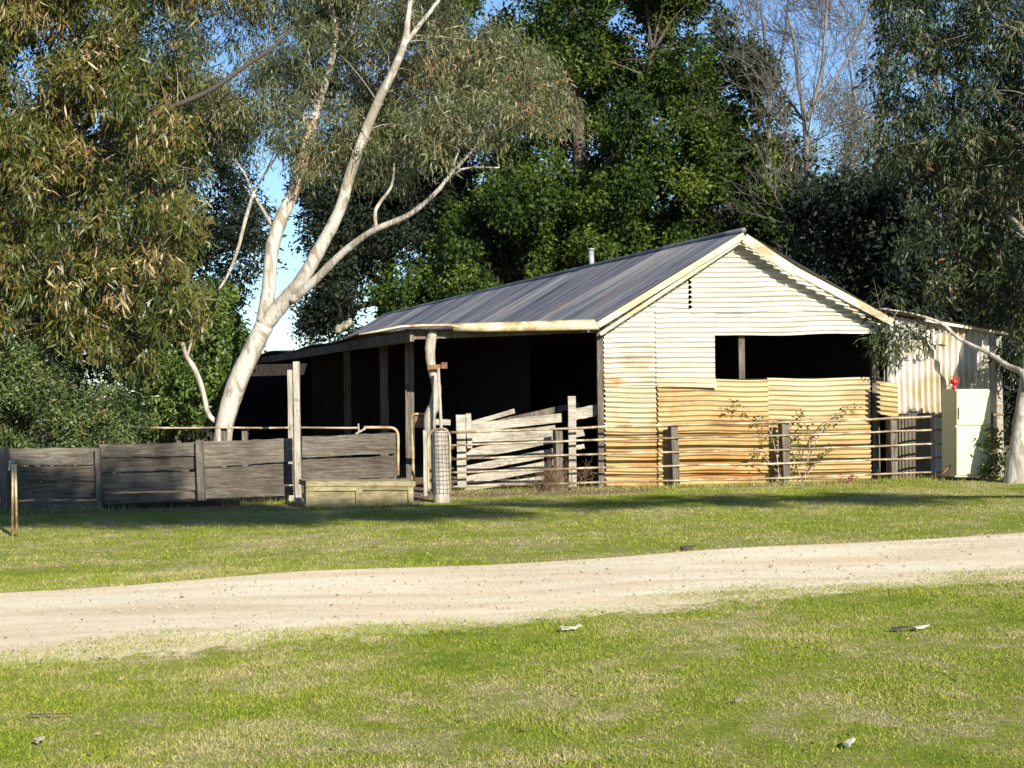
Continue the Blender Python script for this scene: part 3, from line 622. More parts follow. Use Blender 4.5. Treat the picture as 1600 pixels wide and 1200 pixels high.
# small side gate with rust plate
sg = thing('small_gate', 'narrow pipe gate with rusty brown plate below the verandah roof', 'gate', P(652, 755, 26.4))
pts = [P(*p, 26.4) for p in [(646, 752), (645, 700), (643, 655), (645, 649), (650, 647), (664, 647)]]; a, r = spline(pts, [.022]*6, 4); mb = MB(); mb.tube(a, r, 8); mb.tube([P(646, 730, 26.4), P(643, 748, 26.4), P(649, 752, 26.4)], .02, 6); mb.build('frame', M['pipe'], sg, True)
pbox(MB(), 648, 650, 665, 668, 26.42, .02).build('plate', M['rust'], sg)

# ------------------------------------------------------------------ timber pen rails in the opening
pen = thing('timber_pen', 'pen of slanting grey timber rails between upright posts beneath the verandah', 'pen', P(800, 760, 26.4))
def plank(pts, Y0, Y1, hpx, mat, parent, name, dep=.035, rng=rng, n=6):
    (x0, y0), (x1, y1) = pts; mb = MB(); h = px2m(hpx, Y0)
    mb.beam(P(x0, y0, Y0), P(x1, y1, Y1), h, dep, side=(0, 0, 1), n=n, jit=h*.06, rng=rng); return mb.build(name, mat, parent)
for a_, b_, h in [((712, 672), (878, 652), 14), ((728, 682), (800, 668), 9), ((718, 690), (868, 672), 16), ((716, 713), (866, 684), 17), ((716, 736), (868, 706), 12), ((718, 750), (868, 722), 8), ((740, 752), (862, 730), 7), ((716, 765), (866, 745), 7)]:
    plank((a_, b_), 26.35, 26.45, h, M['wood_p'], pen, 'rail')
plank(((735, 662), (804, 642)), 26.5, 26.6, 7, M['wood_p'], pen, 'rail'); plank(((672, 659), (704, 660)), 26.3, 26.3, 9, M['wood_p'], pen, 'rail')
plank(((898, 648), (936, 640)), 26.4, 26.5, 17, M['wood_p'], pen, 'rail'); plank(((898, 678), (912, 674)), 26.4, 26.4, 13, M['wood_p'], pen, 'rail'); plank(((898, 700), (913, 697)), 26.4, 26.4, 7, M['wood_p'], pen, 'rail')
plank(((780, 660), (905, 632)), 27.6, 27.8, 9, M['wood_g'], pen, 'rail')
for px, yt, yb, wp_ in [(720, 648, 762, 14), (893, 619, 768, 12), (732, 646, 700, 8)]:
    mb = MB(); mb.beam(P(px+2, yb, 26.25), P(px, yt, 26.25), px2m(wp_, 26.2), .1, side=(1, 0, 0), n=6, jit=.007, rng=rng); mb.build('post', M['wood_p'], pen)

# ------------------------------------------------------------------ plank fence, left
Yl_ = lambda px: 24.0+px/615*.8
pf = thing('plank_fence', 'long low fence of wide weathered grey boards left of the verandah', 'fence', P(300, 790, 24.4))
def boards(x0, x1, rows, lift=0.):
    mb = MB()
    for (ya0, ya1, yb0, yb1, sh) in rows:     # top left, top right, bottom left, bottom right
        n = 12; V = []; Fc = []; D = arr(.02, .045, 0); g_ = 0 if (ya0, ya1) == rows[0][:2] else 1.3; ya0 += g_; ya1 += g_*.6
        for i in range(n+1):
            t = i/n; x = x0+(x1-x0)*t; w0 = rng.uniform(-.8, .8); w1 = rng.uniform(-.8, .8)
            a = P(x, ya0+(ya1-ya0)*t+w0, Yl_(x)-.035*sh); b_ = P(x, yb0+(yb1-yb0)*t+w1, Yl_(x)-.035*sh-.01)
            V += [a, b_, b_+D, a+D]
        for i in range(n):
            k = i*4
            for j in range(4): Fc.append((k+j, k+(j+1) % 4, k+4+(j+1) % 4, k+4+j))
        Fc += [(3, 2, 1, 0), (n*4, n*4+1, n*4+2, n*4+3)]; mb.add(V, Fc)
    return mb.build('board_panel', M['wood_h'], pf)
boards(8, 152, [(701, 699, 727, 726, 0), (728.5, 727.5, 752, 751, 1), (753, 752, 781, 780, 0), (782, 781, 802, 801, 1)])
boards(155, 312, [(695, 691, 714, 712, 1), (713.5, 711.5, 738, 733, 0), (740, 736, 769, 765.5, 1), (771, 767, 783, 780, 0), (785, 781, 803, 799, 1)])
boards(314, 458, [(690, 685, 730, 721, 1), (731.5, 723, 762, 757, 0), (763, 758.5, 779, 774, 1)])
boards(472, 616, [(682.5, 676.5, 715, 708, 1), (717, 711, 751, 746, 0)])
for px, yt, yb, w_, dp_ in [(7, 698, 810, 12, .12), (154, 700, 800, 8, .1), (313, 688, 786, 10, .16)]:
    Yq = Yl_(px)-.08; mb = MB(); mb.beam(P(px+3, yb, Yq), P(px-1, yt, Yq), px2m(w_, Yq), dp_, side=(1, 0, 0), n=4, jit=.006, rng=rng); mb.build('post', M['wood_g'], pf)
mb = MB(); mb.beam(P(617, 752, 24.85), P(616, 678, 24.85), .05, .05, side=(1, 0, 0)); mb.build('end_batten', M['wood_g'], pf)
# twin slide posts
t = thing('tall_post', 'tallest slim grey post rising from the plank fence, reaching the ground', 'post', P(467, 790, 24.1)); mb = MB(); mb.beam(P(467, 790, 24.1), P(463, 565, 24.1), px2m(9, 24.1), .11, side=(1, 0, 0), n=8, jit=.004, rng=rng); mb.build('shaft', M['wood_v'], t)
t = thing('hanging_post', 'shorter grey post just left of the tallest slim post', 'post', P(454, 690, 24.7)); mb = MB(); mb.beam(P(456, 800, 24.95), P(453, 578, 24.95), px2m(7.5, 24.95), .07, side=(1, 0, 0), n=8, jit=.004, rng=rng); mb.build('shaft', M['wood_v'], t)
# yard rail behind the planks
yr = thing('yard_rail', 'long straight yellowish pipe rail above the plank fence', 'rail', P(400, 700, 26.2))
mb = MB(); mb.tube([P(x, 668.5+.3*math.sin(x*.05), 26.2) for x in np.linspace(205, 560, 14)], .018, 7); mb.build('rail', M['railpipe'], yr, True)
for px in (383, 350): 
    mb = MB(); mb.beam(P(px, 800, 26.3), P(px, 670, 26.3), .09, .08, side=(1, 0, 0), n=4, jit=.005, rng=rng); mb.build('post', M['wood_g'], yr)
gh = thing('round_gate', 'pipe gate with rounded corner at the right end of the plank fence', 'gate', P(600, 745, 25.1))
pts = [P(*p, 25.1) for p in [(568, 668), (600, 668), (614, 669), (620, 674), (622, 684), (622, 715), (622, 750)]]; a, r = spline(pts, [.024]*7, 4); mb = MB(); mb.tube(a, r, 8); mb.build('frame', M['pipe'], gh, True)
mb = MB(); mb.tube([P(560, 662, 25.), P(561, 676, 25.)], .012, 5); mb.tube([P(556, 678, 25.), P(570, 670, 25.), P(572, 666, 25.)], .016, 5); mb.build('latch', M['wood_v'], gh)

# timber trough in front
tr = thing('timber_trough', 'low olive timber trough with two recessed panels in front of the planks', 'trough', P(565, 795, 22.9))
Yt = 22.9; pbox(MB(), 484, 762, 646, 797, Yt, .5).build('carcass', M['trough'], tr)
pbox(MB(), 478, 752, 649, 760, Yt-.05, .6).build('top_board', M['trough'], tr)
mb = MB()
for x0, x1 in ((478, 490), (556, 566), (638, 646)): pbox(mb, x0, 760.3, x1, 797, Yt-.035, .03)
pbox(mb, 490.2, 760.3, 555.8, 767, Yt-.032, .028); pbox(mb, 566.2, 760.3, 637.8, 766, Yt-.032, .028); mb.build('face_frame', M['trough'], tr)
# sleeper log along the foot of the boards
t = thing('timber_sleeper', 'dark squared sleeper lying at the foot of the plank fence', 'sleeper', P(300, 795, 23.9)); mb = MB(); mb.beam(P(165, 797, 23.9), P(373, 789, 23.9), .17, .16, n=8, jit=.008, rng=rng); mb.build('beam', M['wood_d'], t)
# star pickets
for i, (x0, x1, lab) in enumerate([(17, 19.5, 'thin steel picket at far left, the left one of the pair'), (25, 26.5, 'thin steel picket at far left, the right one of the pair')]):
    t = thing('steel_picket', lab, 'picket', G(x1, 838), 'steel pickets at the left edge'); Yq = G(x1, 838)[1]; mb = MB(); mb.tube([P(x1, 841, Yq), P(x0+3 if i == 0 else x0-1, 725, Yq)], .018, 6)
    mb.build('shaft', M['pipe'], t, True)
    if i == 0: mb = MB(); mb.tube([P(13, 721, Yq), P(22, 720, Yq)], .012, 5); mb.tube([P(16, 722, Yq), P(14, 735, Yq)], .012, 5); mb.build('cap', M['galv'], t)

# ------------------------------------------------------------------ trees
r = np.random.default_rng(11)
# white gum
YG = 28.
limbs = [limb([(342, 720, 48), (347, 690, 42), (354, 650, 40), (370, 600, 45), (392, 552, 42), (413, 508, 42)], YG),
 limb([(411, 512, 38), (420, 450, 30), (424, 395, 31), (436, 350, 32), (455, 310, 26)], YG, [0, .1, .2, .3, .4]),
 limb([(413, 508, 40), (440, 476, 37), (470, 440, 33), (500, 388, 30), (530, 330, 26), (548, 270, 24), (567, 218, 24), (590, 160, 21), (615, 110, 18), (632, 66, 15), (638, 25, 12), (648, -60, 10), (650, -200, 6)], YG, [0, -.1, -.3, -.4, -.5, -.6, -.6, -.7, -.8, -.8, -.8, -.8, -.8]),
 limb([(630, 72, 11), (655, 40, 10), (685, 0, 9), (720, -70, 6)], YG-.8),
 limb([(455, 470, 22), (490, 440, 19), (530, 400, 17), (565, 372, 15), (590, 357, 14), (640, 335, 12), (680, 302, 10), (702, 275, 8), (732, 243, 6), (758, 210, 4)], YG, [-.2, -.4, -.6, -.8, -1, -1.2, -1.4, -1.5, -1.6, -1.7]),
 limb([(588, 357, 9), (586, 333, 8), (594, 316, 8), (612, 290, 6), (616, 255, 4)], YG-1),
 limb([(680, 300, 6), (720, 265, 5), (780, 262, 3)], YG-1.4), limb([(702, 275, 5), (722, 222, 4), (745, 170, 3)], YG-1.5),
 limb([(424, 352, 8), (412, 330, 8), (396, 303, 7), (380, 268, 5), (360, 245, 4), (325, 205, 5), (282, 138, 4)], YG+.3),
 limb([(396, 303, 8), (383, 345, 8), (372, 388, 8), (357, 428, 6), (342, 452, 5)], YG+.3),
 limb([(392, 310, 5), (415, 270, 5), (445, 225, 4), (480, 180, 3)], YG+.3),
 limb([(338, 660, 12), (325, 645, 11), (315, 605, 12), (303, 575, 12), (292, 558, 11), (285, 535, 8)], YG+.2),
 limb([(292, 558, 7), (296, 545, 6), (300, 530, 4)], YG+.2),
 limb([(520, 85, 6), (545, 60, 6), (560, 10, 5), (565, -50, 4)], YG+.5), limb([(560, 10, 5), (590, 6, 4), (620, -10, 3)], YG+.5)]
upper = [limb([(455, 312, 26), (470, 262, 23), (481, 215, 21), (488, 190, 19)], YG, [.4, .45, .5, .5]),
 limb([(488, 191, 19), (500, 155, 17), (512, 115, 15), (521, 80, 13), (523, 40, 12), (515, 0, 12), (508, -80, 9), (505, -200, 6)], YG+.5)]
poly = [(270, -120), (700, -120), (712, 20), (755, 62), (800, 62), (850, 90), (884, 140), (884, 180), (862, 225), (818, 205), (760, 198), (700, 215), (640, 235), (615, 290), (590, 250), (540, 240), (490, 260), (430, 240), (400, 205), (330, 215), (280, 190)]
holes = [(335, 45, 34), (345, 110, 25), (415, 230, 30), (236, 110, 22)]
cent = puffs_poly(poly, 250, YG+1.2, 1.9, r, holes)
cent = np.concatenate([cent, puffs_poly([(640, 170), (760, 130), (860, 150), (850, 220), (740, 215), (650, 250)], 16, YG-1.6, .5, r), puffs_poly([(245, 110), (320, 150), (392, 165), (378, 245), (300, 262), (245, 240)], 34, YG+1.2, 1.2, r), puffs_poly([(260, -1200), (820, -1200), (900, -130), (230, -130)], 120, YG, 3., r)])
base = G(347, 745); base[1] = YG; base[0] = P(347, 700, YG)[0]
limbs = [(p_, [x*.70 for x in r_]) for p_, r_ in limbs]
gum = tree('white_gum', 'tall white-barked gum with forked trunk leaning right beside the plank fence', 'tree', base, limbs, M['gumbark'], cent, 400, .42, .15, .021, .75, L['gum'], r, tw=(.011, .003, 1.2), twm=M['paletwig'], trunk_seg=14)
mb = MB(); a, q = spline(upper[0][0], [x*.8 for x in upper[0][1]]); mb.tube(a, q, 12, cap=False); mb.build('peeling_bark', M['gumbark2'], gum, True)
mb = MB(); a, q = spline(upper[1][0], [x*.8 for x in upper[1][1]]); mb.tube(a, q, 12); mb.build('upper_limb', M['gumbark'], gum, True)

# olive-brown eucalypt filling the left edge
YO = 26.5
poly = [(-160, -150), (265, -150), (300, 0), (270, 60), (285, 120), (300, 200), (290, 280), (300, 360), (305, 420), (285, 470), (268, 540), (215, 578), (170, 560), (100, 540), (40, 520), (-160, 520)]
holes = [(140, 10, 26), (228, 90, 22), (165, 45, 14), (238, 150, 16)]
cent = puffs_poly(poly, 330, YO, 1.8, r, holes)
limbs = [limb([(-90, 820, 70), (-80, 600, 62), (-60, 350, 50), (-30, 150, 40), (0, -100, 26)], YO+.5), limb([(-50, 330, 30), (40, 260, 20), (130, 200, 14), (175, 120, 11), (203, 62, 9), (243, 0, 7), (255, -60, 5)], YO+.3),
 limb([(60, 250, 16), (170, 205, 11), (262, 170, 9), (330, 140, 8), (385, 102, 7), (425, 75, 5), (460, 40, 4)], YO+.2), limb([(-70, 450, 26), (40, 420, 14), (140, 380, 10), (240, 400, 6)], YO), limb([(-80, 560, 20), (40, 500, 12), (160, 480, 8)], YO)]
cent = np.concatenate([cent, puffs_poly([(-140, -140), (130, -140), (110, 90), (-140, 150)], 46, YO+.4, 1.6, r)])
tree('brown_gum', 'drooping eucalypt with olive and rusty brown leaves filling the upper left', 'tree', P(-90, 815, YO+.5), limbs, M['darkbark'], cent, 300, .40, .19, .032, .8, L['olive'], r, tw=(.010, .004, 1.3), twm=M['paletwig'])

# bushes behind the plank fence
YB = 25.9
for poly, n, mat, lab, nm, Lf, Wf, YY in [
  ([(-120, 530), (0, 535), (80, 555), (150, 585), (205, 620), (212, 665), (200, 705), (-120, 715)], 110, 'bush', 'dense fine-leaved green bush behind the left plank panels', 'dense_bush', .06, .022, YB),
  ([(270, 485), (300, 465), (345, 450), (372, 470), (378, 520), (360, 580), (335, 620), (330, 665), (210, 665), (220, 600), (250, 540)], 90, 'green', 'bright green shrub behind the base of the white gum', 'green_shrub', .085, .035, 30.5)]:
    cent = puffs_poly(poly, n, YY, 1.0 if YY > 30 else .7, r)
    bx = sum(p[0] for p in poly)/len(poly); b0 = P(bx, 720, YY+.4); b0[2] = gz(b0[0]); lm = []
    for k in range(7):
        tx = r.uniform(min(p[0] for p in poly)+30, max(p[0] for p in poly)-30); q = P(tx, r.uniform(540, 620), YY+r.uniform(-.3, .4)); lm.append(([b0+r.normal(size=3)*[.15, .1, 0], (b0+q)/2+r.normal(size=3)*.1, q], [.035, .025, .01]))
    tree(nm, lab, 'bush', b0, lm, M['darkbark'], cent, 420, .30, Lf*1.25, Wf*1.4, .15, L[mat], r, tw=(.008, .003))

# big dark broad-leaved tree behind the shed
YD = 60.
poly = [(690, -160), (905, -160), (1085, -160), (1098, 10), (1120, 62), (1165, 55), (1205, 75), (1208, 110), (1180, 150), (1172, 190), (1175, 250), (1215, 292), (1242, 305), (1240, 345), (1190, 375), (1150, 352), (1000, 420), (900, 440), (760, 458), (620, 480), (640, 440), (690, 400), (720, 330), (690, 240), (720, 150), (700, 60)]
holes = [(832, 30, 24), (990, 195, 12), (955, 230, 14), (905, 250, 12), (1020, 340, 14), (850, 400, 12), (910, 150, 10)]
mega = puffs_poly(poly, 105, YD, 5.5, r, holes); cent = np.concatenate([mega[r.integers(0, 105, 400)]+r.normal(size=(400, 3))*[.75, .75, .55], puffs_poly(poly, 90, YD+6.5, 1.5, r, holes), puffs_poly([(960, 345), (1240, 310), (1255, 400), (960, 430)], 60, YD, 4, r), puffs_poly([(680, 300), (930, 300), (940, 440), (690, 470)], 80, YD, 4, r), puffs_poly([(1080, 170), (1180, 170), (1225, 310), (1100, 330)], 34, YD+1, 3, r)]); cent = np.concatenate([cent, puffs_poly([(640, -900), (1150, -900), (1180, -160), (640, -160)], 90, YD+1, 5., r)])
limbs = [limb([(940, 700, 40), (935, 560, 36), (925, 440, 32), (915, 340, 26), (905, 240, 22), (900, 100, 16), (890, -100, 10)], YD), limb([(925, 430, 20), (980, 340, 15), (1060, 260, 12), (1110, 150, 8)], YD), limb([(920, 400, 18), (850, 320, 14), (790, 230, 10), (760, 120, 7)], YD),
 limb([(930, 470, 18), (1020, 420, 13), (1120, 360, 10), (1200, 330, 6)], YD-1), limb([(910, 300, 14), (990, 200, 10), (1020, 80, 7)], YD-2), limb([(925, 470, 16), (840, 430, 12), (760, 420, 8)], YD-2)]
b0 = P(940, 660, YD); b0[2] = gz(b0[0])
tree('broadleaf_tree', 'huge dense dark green tree with sunlit clumps rising behind the shed ridge', 'tree', b0, limbs, M['darkbark'], cent, 620, .72, .18, .10, .1, L['big'], r, tw=(.05, .012, 3.))
# darker neighbour on its left
YE = 64.
poly = [(475, 240), (540, 215), (620, 215), (700, 225), (735, 300), (700, 400), (650, 440), (590, 440), (560, 470), (530, 525), (490, 535), (476, 500), (500, 470), (520, 430), (480, 400), (468, 330)]
cent = puffs_poly(poly, 150, YE, 4, r, [(600, 458, 18), (640, 440, 22), (618, 400, 14), (680, 395, 10), (545, 455, 16), (505, 505, 8)])
cent = np.concatenate([cent, puffs_poly([(480, -300), (760, -300), (740, 240), (480, 240)], 50, YE, 4, r)])
limbs = [limb([(600, 700, 30), (602, 540, 26), (605, 420, 20), (612, 320, 14), (620, 200, 9), (625, 0, 6)], YE), limb([(603, 450, 14), (540, 390, 10), (500, 340, 6)], YE), limb([(605, 470, 12), (560, 480, 8), (515, 510, 5)], YE), limb([(606, 400, 12), (660, 350, 8), (700, 300, 6)], YE)]
b0 = P(600, 660, YE); b0[2] = gz(b0[0])
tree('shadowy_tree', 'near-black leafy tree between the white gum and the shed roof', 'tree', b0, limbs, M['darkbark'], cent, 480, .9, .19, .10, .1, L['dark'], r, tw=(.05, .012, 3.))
# dark conifer left of the gum
YF = 44.
poly = [(230, 170), (300, 215), (350, 262), (385, 300), (400, 320), (412, 400), (400, 440), (382, 470), (372, 520), (375, 570), (345, 620), (200, 690), (-160, 690), (-160, 250)]
cent = puffs_poly(poly, 300, YF, 2.5, r, [(395, 345, 8), (385, 455, 9)])
limbs = [limb([(260, 700, 26), (265, 550, 22), (270, 400, 16), (275, 250, 8)], YF), limb([(268, 450, 10), (330, 400, 7), (385, 380, 5)], YF)]
b0 = P(260, 660, YF); b0[2] = gz(b0[0])
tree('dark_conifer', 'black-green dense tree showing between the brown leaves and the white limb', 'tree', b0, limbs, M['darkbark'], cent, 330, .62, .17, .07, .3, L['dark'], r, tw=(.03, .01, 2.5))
# dark backdrop trees behind the lean-to
for k, (poly, n, YY, tx, mat, lab) in enumerate([
  ([(1262, 300), (1300, 285), (1350, 290), (1400, 320), (1440, 420), (1430, 540), (1370, 520), (1290, 440), (1245, 370)], 130, 46., 1345, 'dark', 'low near-black tree behind the right end of the shed roof'),
  ([(1400, 240), (1500, 220), (1600, 230), (1720, 260), (1720, 690), (1560, 700), (1430, 560), (1395, 400)], 230, 42., 1560, 'dark', 'tall near-black tree behind the lean-to at the right edge'),
  ([(1190, 195), (1240, 180), (1250, 250), (1235, 330), (1200, 350), (1178, 270)], 26, 62., 1215, 'dusty', 'dusty olive tree right of the huge dark tree'),
  ([(1262, 200), (1300, 130), (1340, 130), (1395, 200), (1400, 290), (1330, 300), (1290, 260)], 50, 72., 1320, 'dusty', 'hazy grey-green tree behind the bare branches')]):
    cent = puffs_poly(poly, n, YY, 3., r); limbs = [limb([(tx, 700, 20), (tx, 520, 18), (tx+5, 400, 13), (tx, 300, 9), (tx, max(240, min(p[1] for p in poly)+20), 5)], YY)]
    b0 = P(tx, 660, YY); b0[2] = gz(b0[0])
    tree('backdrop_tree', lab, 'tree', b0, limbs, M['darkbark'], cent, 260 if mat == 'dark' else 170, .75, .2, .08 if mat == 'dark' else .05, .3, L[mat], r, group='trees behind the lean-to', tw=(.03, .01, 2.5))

# right-hand eucalypt, in front of the lean-to
YR = 24.9
poly = [(1375, -140), (1760, -140), (1760, 480), (1610, 470), (1590, 400), (1560, 330), (1520, 300), (1470, 330), (1420, 290), (1385, 240), (1400, 170), (1365, 110), (1400, 60), (1368, 0)]
cent = puffs_poly(poly, 250, YR+2.9, 1.5, r, [(1395, 30, 20), (1440, 100, 18)])
cent = np.concatenate([cent, puffs_poly([(1400, 330), (1540, 330), (1600, 420), (1600, 540), (1575, 520), (1530, 475), (1450, 440)], 26, YR+2.5, .5, r), puffs_poly([(1362, 478), (1400, 475), (1470, 520), (1450, 545), (1385, 545)], 4, YR+1.55, .1, r)])
cent = np.concatenate([cent, puffs_poly([(1560, 400), (1620, 400), (1620, 560), (1590, 590), (1568, 530)], 8, YR+1.35, .25, r)])
limbs = [limb([(1592, 790, 56), (1590, 762, 46), (1596, 700, 36), (1603, 640, 33), (1615, 560, 32), (1625, 450, 30), (1630, 300, 26), (1620, 120, 20), (1625, -100, 12)], YR, [0, 0, 0, .1, .3, .6, .9, 1.3, 1.8]), limb([(1607, 610, 13), (1598, 583, 11), (1575, 572, 9), (1545, 552, 7), (1500, 530, 6), (1470, 505, 5), (1425, 490, 3), (1375, 482, 2)], YR, [0, .2, .6, 1., 1.4, 1.5, 1.55, 1.55]),
 limb([(1625, 400, 14), (1570, 330, 8), (1500, 280, 5), (1420, 250, 3)], YR, [.9, 3.5, 5, 5]), limb([(1625, 250, 12), (1540, 160, 7), (1450, 90, 4), (1390, 60, 3)], YR, [1.2, 4, 5, 5]), limb([(1620, 480, 10), (1560, 430, 7), (1490, 400, 3)], YR, [1, 3.4, 4.4])]
tree('right_gum', 'eucalypt with grey-green hanging leaves and pale trunk at the right edge', 'tree', G(1592, 765), limbs, M['gumbark'], cent, 260, .38, .16, .032, .7, L['blue'], r, tw=(.008, .003, .9), twm=M['paletwig'], trunk_seg=14)

# bare winter trees
def grow(S_, p, d, ln, rad_, depth, rg, upw=.12):
    n = 4; prev = p
    for k in range(n):
        d = d+rg.normal(size=3)*.13+np.array([0, 0, upw*.35]); d /= np.linalg.norm(d); q = prev+d*ln/n
        ra = rad_*(1-.45*k/n); rb = rad_*(1-.45*(k+1)/n); S_.append((prev, q, ra, rb)); prev = q
        if depth > 0 and k > 0:
            for _ in range(1 if depth > 2 else 2):
                e = d+rg.normal(size=3)*.62; e[2] += upw; e /= np.linalg.norm(e); grow(S_, q, e, ln*rg.uniform(.5, .78), rb*.55, depth-1, rg, upw)
    if depth > 0: grow(S_, prev, d, ln*.7, rad_*.5, depth-1, rg, upw)
for k, (lm, lab, dp, YY) in enumerate([
  ([[(1272, 700, 16), (1270, 450, 15), (1265, 330, 14), (1262, 250, 13), (1258, 190, 12)], [(1262, 215, 10), (1248, 130, 8), (1240, 60, 6), (1225, 10, 4)], [(1260, 190, 10), (1282, 120, 8), (1290, 40, 6), (1295, -60, 3)], [(1268, 165, 8), (1310, 115, 6), (1340, 60, 5), (1360, -10, 3)]], 'leafless tree with dark forked trunk right of the huge tree', 3, 54.),
  ([[(1205, 700, 12), (1200, 400, 11), (1202, 250, 9), (1200, 120, 7), (1190, 20, 5)], [(1202, 220, 6), (1170, 130, 5), (1150, 20, 3)], [(1201, 160, 6), (1222, 80, 4), (1232, -10, 3)]], 'slender leafless tree nearest the huge dark tree', 3, 58.),
  ([[(1375, 700, 12), (1372, 400, 11), (1370, 250, 9), (1375, 140, 7), (1395, 30, 5)], [(1370, 240, 6), (1340, 170, 5), (1320, 60, 3)], [(1372, 170, 6), (1405, 100, 5), (1430, 0, 3)]], 'leafless tree partly hidden by the right-hand eucalypt', 3, 56.),
  ([[(1262, 470, 6), (1235, 340, 5), (1212, 285, 5), (1190, 245, 4), (1166, 185, 3)], [(1212, 285, 4), (1230, 280, 4), (1240, 250, 3)]], 'pale crooked bare stem leaning left above the ridge', 2, 58.)]):
    S_ = []; mb = MB(); rg = np.random.default_rng(40+k); b0 = P(lm[0][0][0], 660, YY); b0[2] = gz(b0[0])
    t = thing('bare_tree', lab, 'tree', b0, 'leafless trees'); 
    for pts in lm:
        ps, rs = limb(pts, YY); rs = [x*.75 for x in rs]; a, q = spline(ps, rs); mb.tube(a, q, 6)
        for i in range(len(a)//4, len(a)-1, 2 if dp == 3 else 4):
            dd = a[i+1]-a[i]; dd = dd/np.linalg.norm(dd)+rg.normal(size=3)*.55; dd /= np.linalg.norm(dd); grow(S_, a[i], dd, rg.uniform(1.3, 2.6)*YY/54, max(q[i]*.42, .018), dp-1, rg)
        grow(S_, a[-1], dd, 1.8, q[-1], dp-1, rg)
    bm_ = M['bare'] if dp == 3 else M['paletwig']
    mb.build('trunk', bm_, t, True); S_ = [(a_, b_, max(c_*.7, .009), max(e_*.7, .007)) for a_, b_, c_, e_ in S_]; V, Fq = segs_mesh(S_, 3); mesh_obj('branches', V, Fq, bm_, t)

# ------------------------------------------------------------------ vine-like rose bushes on the rail fence
for k, (bx, stems, pts, lab) in enumerate([
  (1218, [[(1218, 758), (1214, 715), (1205, 680), (1192, 655), (1170, 640), (1138, 628)], [(1218, 758), (1222, 700), (1225, 660)], [(1216, 740), (1195, 715), (1178, 710)], [(1205, 680), (1208, 655)]], None, 'thin arching rose stem with sparse leaves reaching left along the rail fence'),
  (1262, [[(1255, 755), (1262, 720), (1265, 680), (1252, 655), (1240, 642)], [(1262, 720), (1275, 690), (1295, 655), (1320, 640), (1344, 633)], [(1255, 755), (1240, 715), (1236, 680)], [(1262, 740), (1285, 715), (1300, 700)]], None, 'leafier yellow-green rose bush between two posts of the rail fence')]):
    Yv = Yf(bx)+.12; t = thing('climbing_rose', lab, 'shrub', P(bx, 756, Yv), 'roses on the rail fence'); mb = MB(); cs = []
    for st in stems:
        ps = [P(x, y, Yv+r.uniform(-.12, .1)) for x, y in st]; a, q = spline(ps, [.011]*len(ps)); mb.tube(a, [.011*(1-.6*i/len(a)) for i in range(len(a))], 5); cs += list(a[3:])
    mb.build('stems', M['paletwig'], t); cs = np.array(cs); cs = cs[r.integers(0, len(cs), 24 if k else 18)]+r.normal(size=(24 if k else 18, 3))*.05
    V, Fq, tint = foliage(cs, 9 if k else 7, .07, .065, .045, .3, r); mesh_obj('leaves', V, Fq, L['rose'], t, tint=tint)
q = G(1322, 752); q[1] = 25.75
t = thing('red_flowers', 'small clump of dark red flowers at the foot of the yellow iron wall', 'flowers', P(1322, 750, 25.75)); V, Fq, tint = foliage(np.array([P(1322+r.uniform(-12, 12), 747+r.uniform(-4, 3), 25.75) for _ in range(5)]), 12, .05, .04, .035, 0, r); mesh_obj('petals', V, Fq, L['flower'], t, tint=tint)
t = thing('green_creeper', 'yellow-green creeper climbing beside the cream cabinet', 'shrub', P(1558, 750, 25.6)); V, Fq, tint = foliage(puffs_poly([(1535, 680), (1550, 668), (1565, 690), (1572, 740), (1535, 748)], 26, 25.6, .15, r), 34, .11, .06, .045, .2, r); mesh_obj('leaves', V, Fq, L['rose'], t, tint=tint)
mb = MB(); mb.tube([P(1556, 752, 25.6), P(1553, 715, 25.6), P(1548, 675, 25.6)], .012, 5); mb.build('stems', M['paletwig'], t)
S_ = []; rg = np.random.default_rng(5)
t = thing('dry_weeds', 'dead brown weeds around the fence post in front of the pen', 'weeds', P(870, 765, 25.5))
for k in range(60):
    q = P(870+rg.normal()*18, 765, 25.45+rg.uniform(-.1, .2)); q[2] = ground_z(q[0], q[1]); grow(S_, q, np.array([rg.normal()*.4, rg.normal()*.3, 1]), rg.uniform(.18, .4), .005, 1, rg, .1)
V, Fq = segs_mesh(S_, 3); mesh_obj('stalks', V, Fq, L['weed'], t, tint=rg.uniform(0, 1, len(Fq)))

